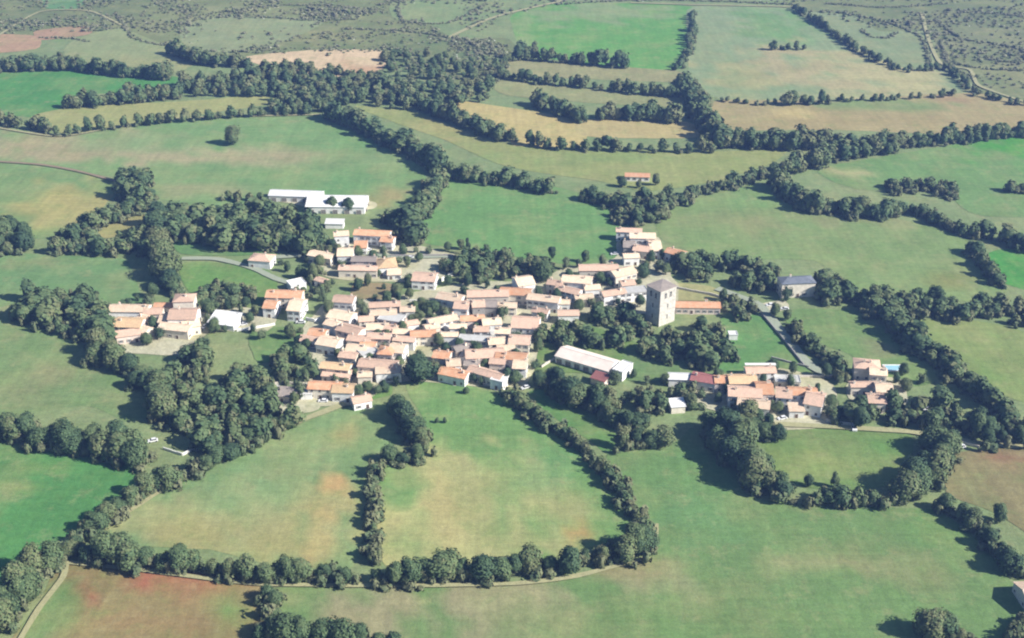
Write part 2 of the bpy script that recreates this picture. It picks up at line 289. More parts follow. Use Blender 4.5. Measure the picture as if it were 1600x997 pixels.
# base sheet reaching the horizon
gx = np.array([-6000, -2500, -900, -500, 0, 500, 900, 2500, 6000.]); gy = np.array([-2500, -400, 200, 500, 900, 1300, 1800, 3500, 9000.])
vv = [(x, y, 0) for y in gy for x in gx]; nn = len(gx)
ff = [(j*nn+i, j*nn+i+1, (j+1)*nn+i+1, (j+1)*nn+i) for j in range(len(gy)-1) for i in range(nn-1)]
meta(link(bpy.data.objects.new('ground', mesh_np('ground', vv, ff, [M_LAND]))), 'rough grassy land under and between the hedged fields', 'ground', kind='structure')
TAN = (192, 172, 134); PINK = (196, 158, 132); GRN = (112, 158, 100); LGRN = (142, 172, 118); GREY = (166, 160, 138); RED = (164, 112, 94); DG = (104, 140, 96)
FIELDS = [
 ('stony olive scrubland along the top left', [(-120,-50),(620,-50),(640,10),(700,60),(790,62),(800,130),(700,128),(590,92),(400,86),(290,82),(200,52),(-120,58)], (142,146,108), [(350,30,200,20,(164,162,124),.8),(100,20,120,16,(126,134,100),.8),(650,80,120,24,(120,134,98),.8),(500,60,100,10,(168,160,124),.7)]),
 ('stony olive scrubland along the top right', [(1240,8),(1330,-30),(1700,-50),(1700,190),(1530,145),(1480,110),(1400,104)], (142,146,110), [(1540,60,90,40,(150,148,118),.8),(1500,20,100,14,(128,134,102),.7),(1580,120,60,24,(160,156,120),.7)]),
 ('bright green field far off between hedges at the top centre', [(808,24),(870,6),(1080,12),(1068,60),(1055,106),(985,106),(830,84),(815,60)], (120,172,96), [(930,20,120,14,(165,172,135),.8),(820,60,14,40,(170,180,130),.7)]),
 ('large pale pasture at the top right with dry lower edge', [(1088,12),(1235,15),(1290,50),(1400,106),(1480,112),(1512,132),(1490,142),(1230,158),(1130,152),(1088,130),(1084,60)], (160,172,138), [(1215,42,60,28,(130,168,110),.8),(1350,116,190,36,(206,190,152),1),(1230,110,90,26,(198,176,146),.7),(1160,120,50,24,(180,176,130),.6)]),
 ('far pasture beyond the thin dark hedge at the top right', [(1256,20),(1330,26),(1370,50),(1448,50),(1450,104),(1408,102),(1330,66)], (158,166,132), []),
 ('long tan stubble strip across the upper right', [(1120,160),(1300,160),(1520,148),(1600,166),(1600,196),(1480,206),(1300,200),(1130,198)], (192,168,132), [(1400,162,110,9,(136,160,108),.8),(1245,180,30,7,(230,200,150),1),(1480,155,40,5,PINK,.9),(1320,190,150,12,(190,165,125),.6)]),
 ('rich green field at the far left edge', [(-40,116),(110,110),(280,124),(240,136),(125,148),(98,172),(50,180),(-40,166)], (98,156,92), []),
 ('narrow straw coloured strip between two hedges on the upper left', [(60,182),(120,170),(300,160),(412,150),(420,160),(280,180),(110,206)], (184,178,126), []),
 ('broad green field with a single tree on the upper left', [(-40,196),(100,214),(250,190),(490,181),(570,215),(640,252),(655,285),(625,315),(575,325),(500,302),(420,296),(400,312),(330,322),(250,305),(180,272),(-40,246)], (140,168,118), [(90,232,190,22,(190,170,142),1),(420,244,260,13,(192,174,146),.95),(220,225,120,12,(150,176,128),.6),(560,235,90,22,(122,164,110),.7),(600,305,40,14,(196,170,130),.8),(330,300,80,10,(182,170,136),.7),(500,290,90,14,(118,162,112),.6)]),
 ('left field with dry yellow corner under the brown track', [(-40,262),(60,266),(172,285),(150,322),(85,362),(60,368),(-40,332)], (140,164,114), [(95,325,70,34,(198,180,126),.95)]),
 ('green field left of the tall row of trees', [(-40,400),(100,402),(192,408),(205,440),(218,474),(120,474),(90,450),(30,470),(-40,480)], (130,160,114), [(30,410,60,10,(165,158,120),.6)]),
 ('sloping grey-green meadow on the left edge', [(-40,500),(30,502),(92,516),(200,580),(244,642),(200,655),(130,630),(-40,645)], (138,158,112), [(90,590,70,30,(158,154,122),.6)]),
 ('deep green field at the lower left edge', [(-60,688),(60,690),(150,708),(208,742),(170,792),(62,855),(-40,925)], (100, 152, 94), [(15,760,50,10,(165,170,115),.7),(25,700,60,8,(130,162,105),.6),(80,730,40,8,(150,165,110),.5)]),
 ('striped field with dry orange band left of the tree row', [(165,826),(250,770),(330,722),(480,665),(560,636),(605,640),(614,690),(578,710),(562,760),(562,872),(480,888),(330,855),(200,845)], (146,168,122), [(510,790,26,95,(224,180,134),1),(420,825,120,44,(192,178,130),.95),(310,812,130,36,(182,176,134),.9),(450,740,50,40,(170,172,128),.6),(560,680,40,26,(150,168,118),.5),(380,760,60,34,(134,168,124),.5),(300,830,60,18,(190,172,120),.5)]),
 ('field below the village with dry lower half', [(640,602),(700,596),(800,632),(880,692),(950,766),(988,822),(920,852),(800,880),(640,895),(604,865),(596,732),(668,716),(672,660)], (132,166,108), [(690,815,150,98,(206,196,146),1),(690,800,70,50,(204,182,136),.8),(840,800,110,56,(184,180,132),.95),(905,830,30,16,(206,168,118),.9),(790,780,16,60,(146,170,116),.7),(690,720,60,12,(178,172,130),.6),(880,730,50,30,(128,168,118),.6)]),
 ('thin green strip between two diagonal hedges', [(828,612),(862,612),(920,640),(1005,682),(1000,698),(958,708),(930,690),(880,655)], (112,152,94), []),
 ('huge green meadow filling the lower right', [(960,708),(1060,694),(1080,672),(1140,706),(1150,762),(1200,788),(1400,798),(1462,802),(1530,852),(1572,908),(1590,1040),(400,1040),(440,918),(620,914),(800,915),(900,906),(1010,874),(1038,842),(1000,790),(960,745)], (128,154,104), [(660,950,260,52,(176,164,136),1),(465,940,24,16,(206,178,142),1),(780,945,60,22,(180,172,136),.6),(950,885,90,12,(178,160,128),.8),(1260,880,60,12,(164,160,124),.7),(1420,890,70,26,(160,154,118),.6),(1060,760,90,50,(120,158,104),.6),(1090,820,50,50,(124,158,112),.5),(1500,830,70,40,(116,152,92),.6),(1000,980,200,30,(128,152,100),.6)]),
 ('reddish brown and green field in the lower left corner', [(110,886),(250,897),(402,914),(385,1040),(10,1040),(60,960)], (164,142,104), [(230,912,120,26,(188,118,98),1),(130,938,34,12,(184,116,96),.8),(340,915,60,16,(186,130,100),.9),(80,960,40,50,GRN,.9),(360,950,30,30,(130,165,100),.8),(240,970,130,20,(176,142,108),.8)]),
 ('green field above the village centre', [(700,284),(740,280),(860,296),(920,312),(966,330),(972,362),(962,408),(880,408),(760,388),(664,374),(672,330)], (126,164,108), [(880,300,60,8,(150,165,120),.6)]),
 ('large pasture to the right of the village', [(1040,348),(1070,322),(1190,290),(1248,306),(1240,326),(1400,346),(1500,375),(1502,400),(1560,450),(1500,465),(1320,455),(1280,404),(1120,398),(1048,374)], (146,164,114), [(1180,315,80,16,(132,166,110),.6),(1350,345,120,8,(172,162,128),.6),(1500,440,40,14,(166,158,104),.7),(1160,350,80,14,(164,158,120),.5)]),
 ('green field near the upper right edge', [(1288,268),(1400,246),(1640,210),(1640,298),(1560,292),(1500,302),(1440,292),(1340,292)], (132,162,108), [(1580,228,70,22,(96,166,76),1),(1310,265,40,10,(198,184,144),.9)]),
 ('small green field between hedges at the right edge', [(1500,306),(1640,300),(1640,334),(1530,332)], (132,160,108), []),
 ('corner of bright green field at the right edge', [(1552,396),(1640,388),(1640,450),(1580,444)], (92,160,80), []),
 ('paddock behind the house with the pool', [(1235,488),(1350,490),(1402,522),(1472,586),(1400,602),(1330,552),(1250,522)], (134,158,106), [(1370,540,30,20,(160,150,124),.7)]),
 ('meadow at the right edge beyond the diagonal hedge', [(1430,504),(1540,506),(1640,540),(1640,630),(1560,612),(1500,562)], (152,164,108), [(1560,600,30,20,(130,165,95),.6)]),
 ('bright lawn beside the narrow road', [(1135,496),(1200,502),(1268,578),(1128,578)], (116,156,100), []),
 ('grass paddock in front of the eastern houses', [(1190,676),(1300,672),(1418,682),(1402,748),(1330,764),(1250,754),(1205,722)], (132,154,98), [(1270,720,50,24,(158,164,104),.6),(1380,700,30,16,(112,158,92),.6)]),
 ('brown ploughed field at the right edge', [(1492,712),(1640,712),(1640,850),(1570,804),(1488,768)], (156,140,108), [(1570,722,60,12,(164,116,100),.8),(1520,760,30,30,(140,148,104),.6)]),
 ('long olive-yellow meadow behind the village', [(560,165),(640,178),(700,200),(800,230),(1100,240),(1222,238),(1190,256),(1100,282),(1010,294),(930,278),(800,258),(700,216)], (168,170,116), [(700,200,80,14,(190,172,124),.7),(900,245,120,8,(150,166,112),.6)]),
 ('pale sandy field far off at the upper centre left', [(392,90),(500,80),(594,82),(588,108),(540,120),(440,108)], (246,208,184), [(560,108,40,8,(222,170,144),.8)]),
 ('first narrow dry strip below the far green field', [(785,97),(1050,113),(1056,126),(800,114)], (176,166,130), []),
 ('second narrow dry strip below the far green field', [(780,130),(900,140),(1052,154),(1050,166),(800,147)], (170,166,126), []),
 ('pale stubble field between the far hedges', [(690,158),(860,182),(905,200),(900,226),(810,226),(800,202),(700,178)], (220,192,142), []),
 ('small pale stubble strip left of the dense tree belt', [(915,190),(1070,194),(1082,212),(915,210)], (212,186,142), []),
 ('pinkish bare strip at the top left edge', [(-40,56),(50,58),(50,76),(-40,82)], (208,164,142), []),
 ('second pinkish bare strip near the top left', [(60,50),(130,42),(134,53),(70,61)], (200,156,138), []),
 ('rounded pale pasture behind the far left hedge', [(115,68),(180,46),(270,82),(292,102),(260,113),(120,96)], (166,170,130), [(240,100,60,12,(184,172,130),.6)]),
 ('pale far pasture among scrub at the top left', [(290,45),(340,28),(500,32),(450,60),(380,80),(300,75)], (164,168,134), []),
 ('small green pasture among scrub at the top centre', [(620,5),(720,8),(690,34),(625,30)], (154,166,124), []),
 ('tiny green plot at the top left', [(75,-4),(122,-4),(118,12),(80,12)], (124,160,116), []),
 ('garden meadow between the lane and the large house', [(290,412),(400,420),(428,442),(412,470),(360,478),(300,455)], (122,156,94), []),
 ('grass garden left of the old village houses', [(396,522),(440,515),(474,520),(470,545),(410,566)], (118,152,98), []),
 ('small green garden below the village houses', [(562,600),(602,596),(606,616),(572,622)], (116,158,90), []),
 ('dry little clearing among the left trees', [(150,350),(220,336),(224,356),(170,370)], (180,166,118), []),
 ('grass strip behind the lane', [(280,375),(400,378),(402,396),(288,396)], (118,152,102), []),
 ('dry verge above the long orange roof', [(1056,446),(1108,450),(1150,466),(1056,466)], (192,180,136), []),
 ('dry brown garden plot in the village', [(560,446),(610,446),(606,472),(556,468)], (176,150,124), []),
 ('green garden in front of the tower', [(835,500),(880,500),(1000,540),(1000,575),(830,575)], (128,152,96), []),
 ('grass bank right of the long white barn', [(985,545),(1050,560),(1050,590),(985,592)], (126,150,106), []),
]
for lb, pts, c, blobs in FIELDS:
    step = 5.0 if min(p[1] for p in pts) > 300 else 7.5
    nm = 'lawn' if ('lawn' in lb or 'garden' in lb) else 'meadow' if ('meadow' in lb or 'pasture' in lb or 'grass' in lb or 'paddock' in lb) else 'field'
    sheet(nm, pts, M_FIELD, lb, nm, color=c, blobs=blobs, step=step)
# village yards and streets
for lb, pts in (
 ('pale gravel yards and streets of the village centre', [(478,506),(520,470),(600,468),(680,450),(760,440),(840,440),(880,420),(960,405),(965,375),(1030,372),(1040,420),(1060,450),(1050,490),(960,490),(880,495),(846,540),(830,590),(800,606),(700,600),(620,596),(560,632),(470,632),(470,590),(500,580),(476,548)]),
 ('pale yard between the northern houses', [(480,392),(560,378),(630,380),(720,402),(716,430),(640,440),(560,440),(500,430)]),
 ('pale yard of the western farm', [(172,490),(300,470),(425,490),(420,518),(330,520),(300,552),(180,550)]),
 ('pale yard of the eastern houses', [(1078,600),(1200,575),(1300,600),(1300,664),(1210,672),(1140,650),(1080,630)]),
 ('white yard in front of the slate roofed house', [(1185,476),(1225,470),(1232,482),(1190,490)]),
 ('pale yard of the house with the pool', [(1325,600),(1400,590),(1420,625),(1380,645),(1330,625)]),
 ('sandy open space behind the church tower', [(1000,395),(1034,395),(1050,440),(1020,440)]),
 ('pale yard around the long white barns', [(425,312),(580,315),(582,328),(520,330)]),
 ('rough yard with low walls at the lower left of the village', [(405,610),(490,606),(500,640),(420,645)])):
    sheet('yard', pts, M_GRAVEL, lb, 'yard')
for nm, lb, pts, w, m in (
 ('road', 'pale lane curving past the house at the village entrance', [(284,405),(340,406),(395,420),(432,437),(470,448)], 4, M_ROAD),
 ('road', 'grey lane running behind the northern houses', [(430,403),(480,400),(560,396),(620,403),(700,402),(780,412),(850,430)], 4.5, M_ROAD),
 ('road', 'narrow grey road running down past the bright lawn', [(1120,452),(1180,474),(1200,492),(1230,530),(1266,572),(1300,592)], 4.5, M_ROAD),
 ('road', 'pale road at the foot of the eastern houses', [(1210,664),(1290,668),(1420,676),(1500,690),(1600,700)], 3.5, M_TRACK),
 ('road', 'white gravel road at the very top', [(700,60),(760,32),(800,20),(870,4),(900,-6)], 4.5, M_TRACK),
 ('road', 'thin white road along the top edge of the far field', [(985,5),(1080,8),(1180,10),(1260,12)], 3.2, M_TRACK),
 ('farm_track', 'brown earth track crossing the left side', [(-30,252),(60,258),(120,268),(192,287)], 2.6, M_DIRT),
 ('farm_track', 'sandy grass track along the striped field', [(165,822),(250,768),(330,718),(400,685),(480,655),(540,632)], 3.5, M_TRACK),
 ('farm_track', 'pale track below the curved lower hedge', [(100,880),(250,896),(400,914),(620,917),(800,914),(900,902),(1015,872)], 2.0, M_TRACK),
 ('farm_track', 'yellowish track climbing from the bottom left', [(15,1030),(60,955),(98,905),(104,882)], 2.2, M_TRACK),
 ('farm_track', 'pale track at the foot of the upper left hedges', [(-30,196),(90,214),(180,200),(280,186),(500,180)], 2.5, M_TRACK),
 ('farm_track', 'pale track along the big green meadow', [(935,872),(1000,866),(1024,846),(1026,820)], 1.2, M_TRACK),
 ('farm_track', 'light track between the scrub at the top left', [(-30,75),(60,20),(140,18),(190,40)], 3, M_TRACK),
 ('farm_track', 'winding pale track through the far right scrub', [(1440,20),(1450,60),(1470,100),(1515,110),(1530,135),(1600,160)], 3, M_TRACK)):
    nf[0] += 1; ribbon(nm, pts, w, m, lb, .30+.006*nf[0])
# ---------------------------------------------------------------- foliage shapes
def ico(n=1):
    bm = bmesh.new(); bmesh.ops.create_icosphere(bm, subdivisions=n, radius=1)
    v = np.array([p.co[:] for p in bm.verts]); f = np.array([[q.index for q in p.verts] for p in bm.faces]); bm.free(); return v, f
ICO_V, ICO_F = ico(1)
def crown_arrays(rg, h, w, base, nleaf, leaf, lobes=8, conic=0.0, core=True, flat=1.0):
    """lumpy crown: leaf clusters spread over several lobes, plus solid inner blobs added to block light and view through the crown"""
    ch = h-base; L = []
    for i in range(lobes):
        a = rg.uniform(0, 2*math.pi); t = rg.uniform(0, 1) if i else .5
        prof = math.sin(math.pi*min(1, .18+.74*t))**.7*(1-conic*t)
        rr = w*.5*prof*rg.uniform(.3, .8)*(0 if i == 0 else 1)
        L.append((rr*math.cos(a), rr*math.sin(a), base+ch*(.14+.70*t), w*rg.uniform(.17, .30)*(1-conic*t*.8)*(1.7 if i == 0 else 1), rg.uniform(-.18, .18)))
    V = []; F = []; T = []; n0 = 0
    wts = np.array([l[3]**2 for l in L]); wts = wts/wts.sum()
    for (cx, cy, cz, r, tn), wt in zip(L, wts):
        n = max(6, int(nleaf*wt)); d = rg.normal(size=(n, 3)); d[:, 2] = d[:, 2]+.25
        d /= np.linalg.norm(d, axis=1)[:, None]
        vz = 1.25 if conic < .5 else 1.5
        rad = r*rg.uniform(.66, 1.22, (n, 1)); c = d*rad*np.array([1, 1, .85*vz*flat])+np.array([cx, cy, cz])
        c[:, 2] = np.clip(c[:, 2], base*.6, h)
        g_ = c-np.array([0, 0, base+ch*.35]); g_[:, 2] *= w/ch; g_ /= (np.linalg.norm(g_, axis=1)[:, None]+1e-6)
        nn_ = d*.45+g_*.75+rg.normal(scale=.27, size=(n, 3)); nn_ /= np.linalg.norm(nn_, axis=1)[:, None]
        u = np.cross(nn_, rg.normal(size=(n, 3))); u /= np.linalg.norm(u, axis=1)[:, None]; v = np.cross(nn_, u)
        s = leaf*rg.uniform(.6, 1.3, (n, 1)); q = np.stack([c-u*s-v*s*.6, c+u*s-v*s*.8, c+u*s*.8+v*s, c-u*s*.9+v*s*.7], 1)
        V.append(q.reshape(-1, 3)); k4 = np.arange(n*4).reshape(n, 4)+n0
        F.append(np.concatenate([k4[:, [0, 1, 2]], k4[:, [0, 2, 3]]])); n0 += n*4
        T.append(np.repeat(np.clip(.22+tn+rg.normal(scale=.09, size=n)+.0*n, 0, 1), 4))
        if core:  # added occluder inside each lobe, given a lower base tint than the leaves
            m = ICO_V*np.array([r*.66, r*.66, r*.6*vz*flat])*(1+rg.uniform(-.12, .12, (len(ICO_V), 1)))+np.array([cx, cy, cz])
            m[:, 2] = np.clip(m[:, 2], base*.7, h)
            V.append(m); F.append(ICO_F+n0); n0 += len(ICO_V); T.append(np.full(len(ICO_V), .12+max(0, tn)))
    return np.concatenate(V), np.concatenate(F), np.concatenate(T)
def trunk_arrays(rg, h, r, limbs=4):
    V = []; F = []; n0 = 0
    def tube(p, q, r0, r1):
        nonlocal n0
        p, q = np.array(p, float), np.array(q, float); d = q-p; d /= np.linalg.norm(d)
        u = np.cross(d, [1, .3, .2]); u /= np.linalg.norm(u); v = np.cross(d, u); a = np.arange(6)*math.pi/3
        ring = np.outer(np.cos(a), u)+np.outer(np.sin(a), v)
        V.append(np.concatenate([p+ring*r0, q+ring*r1]))
        for i in range(6):
            j = (i+1) % 6; F.extend([(n0+i, n0+j, n0+6+j), (n0+i, n0+6+j, n0+6+i)])
        n0 += 12
    tube((0, 0, -.2), (.1, 0, h*.45), r, r*.7); tube((.1, 0, h*.44), (.0, .1, h*.8), r*.7, r*.25)
    for i in range(limbs):
        a = i*2*math.pi/limbs+rg.uniform(-.4, .4); l = h*rg.uniform(.22, .3); z = h*rg.uniform(.3, .5)
        tube((0.05, 0, z), (math.cos(a)*l, math.sin(a)*l, z+l*.9), r*.4, r*.12)
    return np.concatenate(V), np.array(F)
def variants(name, n, mat, nleaf, leaf, **kw):
    out = []
    for i in range(n):
        rg = np.random.default_rng(hash((name, i)) % 99991 if False else (len(name)*131+i*17+5))
        args = dict(h=rg.uniform(9.3, 10.6), w=rg.uniform(5.6, 8.6), base=rg.uniform(.7, 1.6), lobes=int(rg.integers(11, 17)), conic=float(rg.choice([0, .15, .35])))
        args.update({a: (b(rg) if callable(b) else b) for a, b in kw.items()})
        v, f, t = crown_arrays(rg, nleaf=nleaf, leaf=leaf, **args)
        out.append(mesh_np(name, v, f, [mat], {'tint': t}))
    return out
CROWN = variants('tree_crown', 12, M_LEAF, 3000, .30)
TRUNK = [mesh_np('tree_trunk', *trunk_arrays(np.random.default_rng(i), 8.5, .32), [M_BARK]) for i in range(3)]
CYP = variants('cypress_crown', 2, M_PINE, 1100, .3, h=10.2, w=3.4, base=.6, lobes=9, conic=.55)
BUSH = variants('shrub_crown', 5, M_BUSH, 420, .36, h=10, w=12, base=0.2, lobes=6)
BUSH2 = []
for m_ in BUSH: m_.transform(__import__('mathutils').Matrix.Scale(.28, 4))
LOW = []                                   # arrays for the joined far woods
for i in range(6):
    rg = np.random.default_rng(900+i)
    LOW.append(crown_arrays(rg, rg.uniform(9.3, 10.4), rg.uniform(6.5, 9), .8, 330, .7, 9, conic=float(rg.choice([0, .15, .3]))))
UND = []
for i in range(4):
    rg = np.random.default_rng(950+i); UND.append(crown_arrays(rg, 2.6, 3.6, 0, 60, .42, 4))
SCR = []
for i in range(4):
    rg = np.random.default_rng(970+i); SCR.append(crown_arrays(rg, 1.7, 2.6, 0, 22, .42, 2, core=True))
def tree(name, cat, x, y, h, wf, crown, label, group, trunk=True, rz=None):
    e = bpy.data.objects.new(name, None); link(e); e.location = (x, y, 0); e.rotation_euler = (0, 0, random.uniform(0, 6.28))
    s = h/10; e.scale = (s*wf, s*wf, s); e.empty_display_size = .5
    meta(e, label, cat, group)
    link(bpy.data.objects.new('crown', crown), e)
    if trunk: link(bpy.data.objects.new('trunk', random.choice(TRUNK)), e)
    return e
class Mass:
    def __init__(s): s.V = []; s.F = []; s.T = []; s.n = 0
    def add(s, arr, x, y, sc, sz, tint, z=0):
        v, f, t = arr; a = random.uniform(0, 6.28); c, q = math.cos(a), math.sin(a)
        w = np.empty_like(v); w[:, 0] = (v[:, 0]*c-v[:, 1]*q)*sc+x; w[:, 1] = (v[:, 0]*q+v[:, 1]*c)*sc+y; w[:, 2] = v[:, 2]*sz+z
        s.V.append(w); s.F.append(f+s.n); s.T.append(np.clip(t+tint, 0, 1)); s.n += len(v)
    def build(s, name, mat, label, cat):
        me = mesh_np(name, np.concatenate(s.V), np.concatenate(s.F), [mat], {'tint': np.concatenate(s.T)})
        return meta(link(bpy.data.objects.new(name, me)), label, cat, kind='stuff')
# ---------------------------------------------------------------- hedges and copses: (phrase, points, height, spacing, spread, density, is area)
HEDGES = [
 # near
 ('curved hedgerow under the striped field', [(85,862),(150,876),(250,888),(340,898),(420,908),(490,908),(560,908)], 10.5, 7.2, 2.5, 1),
 ('hedgerow under the field with the dry lower half', [(580,910),(640,908),(700,905),(800,900),(900,886),(960,876),(1018,862)], 9.5, 7.2, 2.5, 1),
 ('rounded clump at the right end of the lower hedgerow', [(955,868),(1000,862),(1016,850)], 10, 6, 2.5, 1),
 ('hedge running up from the lower left edge', [(-10,980),(25,945),(55,905),(80,880)], 9.5, 6.5, 4, 1),
 ('belt beside the sandy track left of the striped field', [(110,862),(140,838),(190,800),(250,762),(300,745),(345,722),(400,690),(450,668)], 9, 6.5, 3, 1),
 ('clump at the bottom edge left of centre', [(402,1005),(420,990),(445,1000),(470,1010),(520,1012),(570,1014),(620,1014)], 10, 6.5, 3, 1),
 ('small hedge end beside the pale bare spot at the bottom', [(420,930),(430,955),(425,975)], 7, 6, 1.5, 1),
 ('clump at the bottom edge on the right', [(1440,992),(1465,1000),(1495,1000),(1525,1004)], 9, 6, 2, 1),
 ('hedge along the right edge of the great meadow', [(1470,792),(1500,812),(1530,832),(1556,862),(1578,890),(1600,905)], 8.5, 6.5, 2, 1),
 ('row beside the stone building at the lower right edge', [(1585,985),(1592,1010),(1600,960)], 7, 6, 1, 1),
 ('tall grove at the upper left corner of the great meadow', [(1112,668),(1132,690),(1150,712),(1172,735),(1200,760),(1232,778)], 12.5, 6, 7, 1),
 ('hedge across the top of the great meadow', [(1262,788),(1300,788),(1345,790),(1390,790)], 7.5, 7.5, 1.5, 1),
 ('grove between the paddock and the brown ploughed field', [(1405,782),(1430,765),(1450,738),(1470,712),(1480,690)], 12, 6.5, 5, 1),
 ('single row of small trees down the middle of the lower fields', [(590,730),(588,758),(586,785),(584,812),(583,838),(582,862),(581,885)], 5.5, 5.5, .7, 1),
 ('copse at the top of the middle row', [(600,722),(622,722),(645,722),(662,720)], 9.5, 6, 1.5, 1),
 ('dark hedge dropping from the village toward the middle row', [(610,640),(622,655),(640,672),(655,690),(662,708)], 10, 5.5, 2.5, 1),
 ('long diagonal hedge right of the dry field', [(780,612),(812,636),(850,664),(890,690),(925,716),(948,745),(970,775),(992,806),(1014,838)], 5.6, 5.5, 1.3, 1),
 ('broad belt in front of the long pink roofed barn', [(845,598),(870,612),(900,626),(935,642),(968,660),(990,676)], 10.5, 5.5, 5, 1),
 ('round copse at the tip of the thin green strip', [(965,702),(990,700),(1020,700),(1045,696)], 9, 6, 3, 1),
 ('tall wood above the deep green field on the left', [(-20,680),(40,690),(90,698),(140,706),(185,716),(222,728)], 12.5, 7, 5, 1),
 ('dark belt between the left meadow and the village', [(135,548),(165,566),(195,585),(225,605),(250,628),(262,655)], 11.5, 6.5, 3.9, 1),
 # middle
 ('tall column of trees left of the entrance lane', [(246,352),(250,375),(252,398),(258,420),(262,445),(268,465)], 14, 6, 3, 1),
 ('hedge running up right of the pasture by the tower', [(1512,392),(1530,412),(1548,432),(1568,452)], 7.5, 6, 1.5, 1),
 ('long diagonal hedge on the right beyond the pool house', [(1360,482),(1395,510),(1430,540),(1465,568),(1500,595),(1530,622),(1560,648),(1590,670)], 9.5, 6, 4, 1),
 ('row beside the narrow grey road', [(1235,512),(1255,535),(1280,555),(1305,575),(1312,600)], 7, 6.5, 2, 1),
 ('hedge under the olive meadow', [(700,278),(740,284),(785,288),(830,296),(870,304)], 10, 7, 3, 1),
 ('hedge above the green field behind the village', [(905,314),(940,320),(975,330)], 9.5, 7, 3, 1),
 ('hedge climbing along the upper side of the broad left field', [(515,182),(560,200),(600,220),(640,240),(672,258),(695,275)], 12, 6.5, 5, 1),
 ('belt dropping from the hedge corner toward the northern houses', [(685,288),(668,312),(655,335),(645,358),(650,385)], 11.5, 6.5, 5, 1),
 ('hedge above the large pasture right of the village', [(1045,328),(1075,312),(1115,298),(1160,286),(1200,272)], 8.5, 7, 3.5, 1),
 ('wooded corner at the top of the large right pasture', [(1215,290),(1235,310),(1255,325),(1290,330),(1325,335),(1365,340),(1405,338)], 11.5, 6.5, 5, 1),
 ('hedge along the upper right edge of the large pasture', [(1422,332),(1450,345),(1480,358),(1515,370),(1545,372)], 9.5, 6.5, 3, 1),
 ('dark clump at the right edge above the bright corner field', [(1572,376),(1590,388),(1610,392)], 11, 6, 4, 1),
 ('small clump in the right edge field', [(1572,298),(1590,300),(1605,298)], 8, 6, 2, 1),
 ('scattered bushes below the upper right field', [(1385,300),(1420,292),(1450,300),(1478,298),(1495,312)], 7, 9, 6, 1),
]
AREAS = [
 ('wood on the left below the dark hollow', [(30,500),(35,472),(70,462),(140,470),(172,500),(182,540),(150,552),(120,536),(80,520)], 11, 7.5),
 ('wood between the western farm and the sandy track', [(225,600),(240,556),(300,552),(345,560),(400,585),(430,610),(445,650),(470,660),(410,690),(340,712),(275,712),(255,660)], 9.5, 9),
 ('dark wood in front of the long white barns', [(250,372),(270,345),(330,342),(390,335),(440,345),(490,365),(512,385),(480,398),(400,396),(300,384)], 13, 7.5),
 ('copse at the left edge beside the lane', [(-10,398),(-10,350),(38,360),(45,395),(20,402)], 12, 7),
 ('trees around the dry clearing on the left', [(85,398),(95,375),(140,352),(195,325),(235,322),(236,336),(190,345),(150,365),(160,385),(230,375),(232,400),(150,402)], 9.5, 8),
 ('dark trees at the end of the brown track', [(178,300),(190,285),(225,282),(240,300),(240,325),(215,325)], 11.5, 7),
 ('wood beyond the green field behind the village', [(960,340),(975,318),(1010,310),(1048,312),(1042,342),(1012,352),(975,362)], 9, 7.5),
 ('belt of trees north of the village rooftops', [(690,418),(720,402),(790,402),(870,420),(870,442),(838,432),(800,432),(760,445),(700,450)], 8, 8.5),
 ('trees between the tower and the eastern road', [(1055,412),(1095,412),(1180,420),(1215,425),(1212,455),(1170,462),(1120,446),(1070,436)], 9.5, 7.5),
 ('trees beside the slate roofed house', [(1278,430),(1310,440),(1325,470),(1300,485),(1285,470)], 10, 7),
 ('wood along the bottom of the large right pasture', [(1330,470),(1400,468),(1480,480),(1560,482),(1620,480),(1620,515),(1540,505),(1430,500),(1340,490)], 8.5, 8),
 ('shady garden trees around the tower foot', [(845,535),(870,512),(910,500),(965,490),(1005,515),(1060,520),(1120,515),(1135,560),(1115,580),(1060,575),(1000,560),(940,545),(880,548)], 9.5, 8.2),
 ('garden trees behind the white hall', [(985,615),(1040,606),(1090,620),(1085,650),(1020,648),(985,640)], 7.5, 8),
 ('garden trees below the eastern houses', [(1140,650),(1165,650),(1215,668),(1215,700),(1170,690)], 9, 8),
 ('trees around the pool house garden', [(1300,660),(1310,625),(1350,640),(1400,630),(1440,615),(1500,630),(1490,690),(1430,680),(1350,674)], 8, 9),
 ('trees above the brown ploughed field', [(1505,700),(1515,655),(1560,655),(1610,660),(1610,708),(1545,708)], 9, 8),
 ('bushy trees behind the garden meadow', [(305,468),(325,448),(365,445),(395,465),(370,484),(320,484)], 7, 7.5),
 ('trees beside the northern houses', [(470,462),(480,425),(520,438),(560,444),(550,462),(500,470)], 7, 8.5),
 ('trees left of the old village centre', [(420,592),(430,560),(475,556),(498,590),(480,602)], 8, 8.5),
 ('trees above the pool house road', [(1130,480),(1150,470),(1180,485),(1150,500)], 6, 8),
 ('low trees left of the northern farmhouse', [(590,345),(625,335),(645,350),(640,372),(600,358)], 8, 7),
]
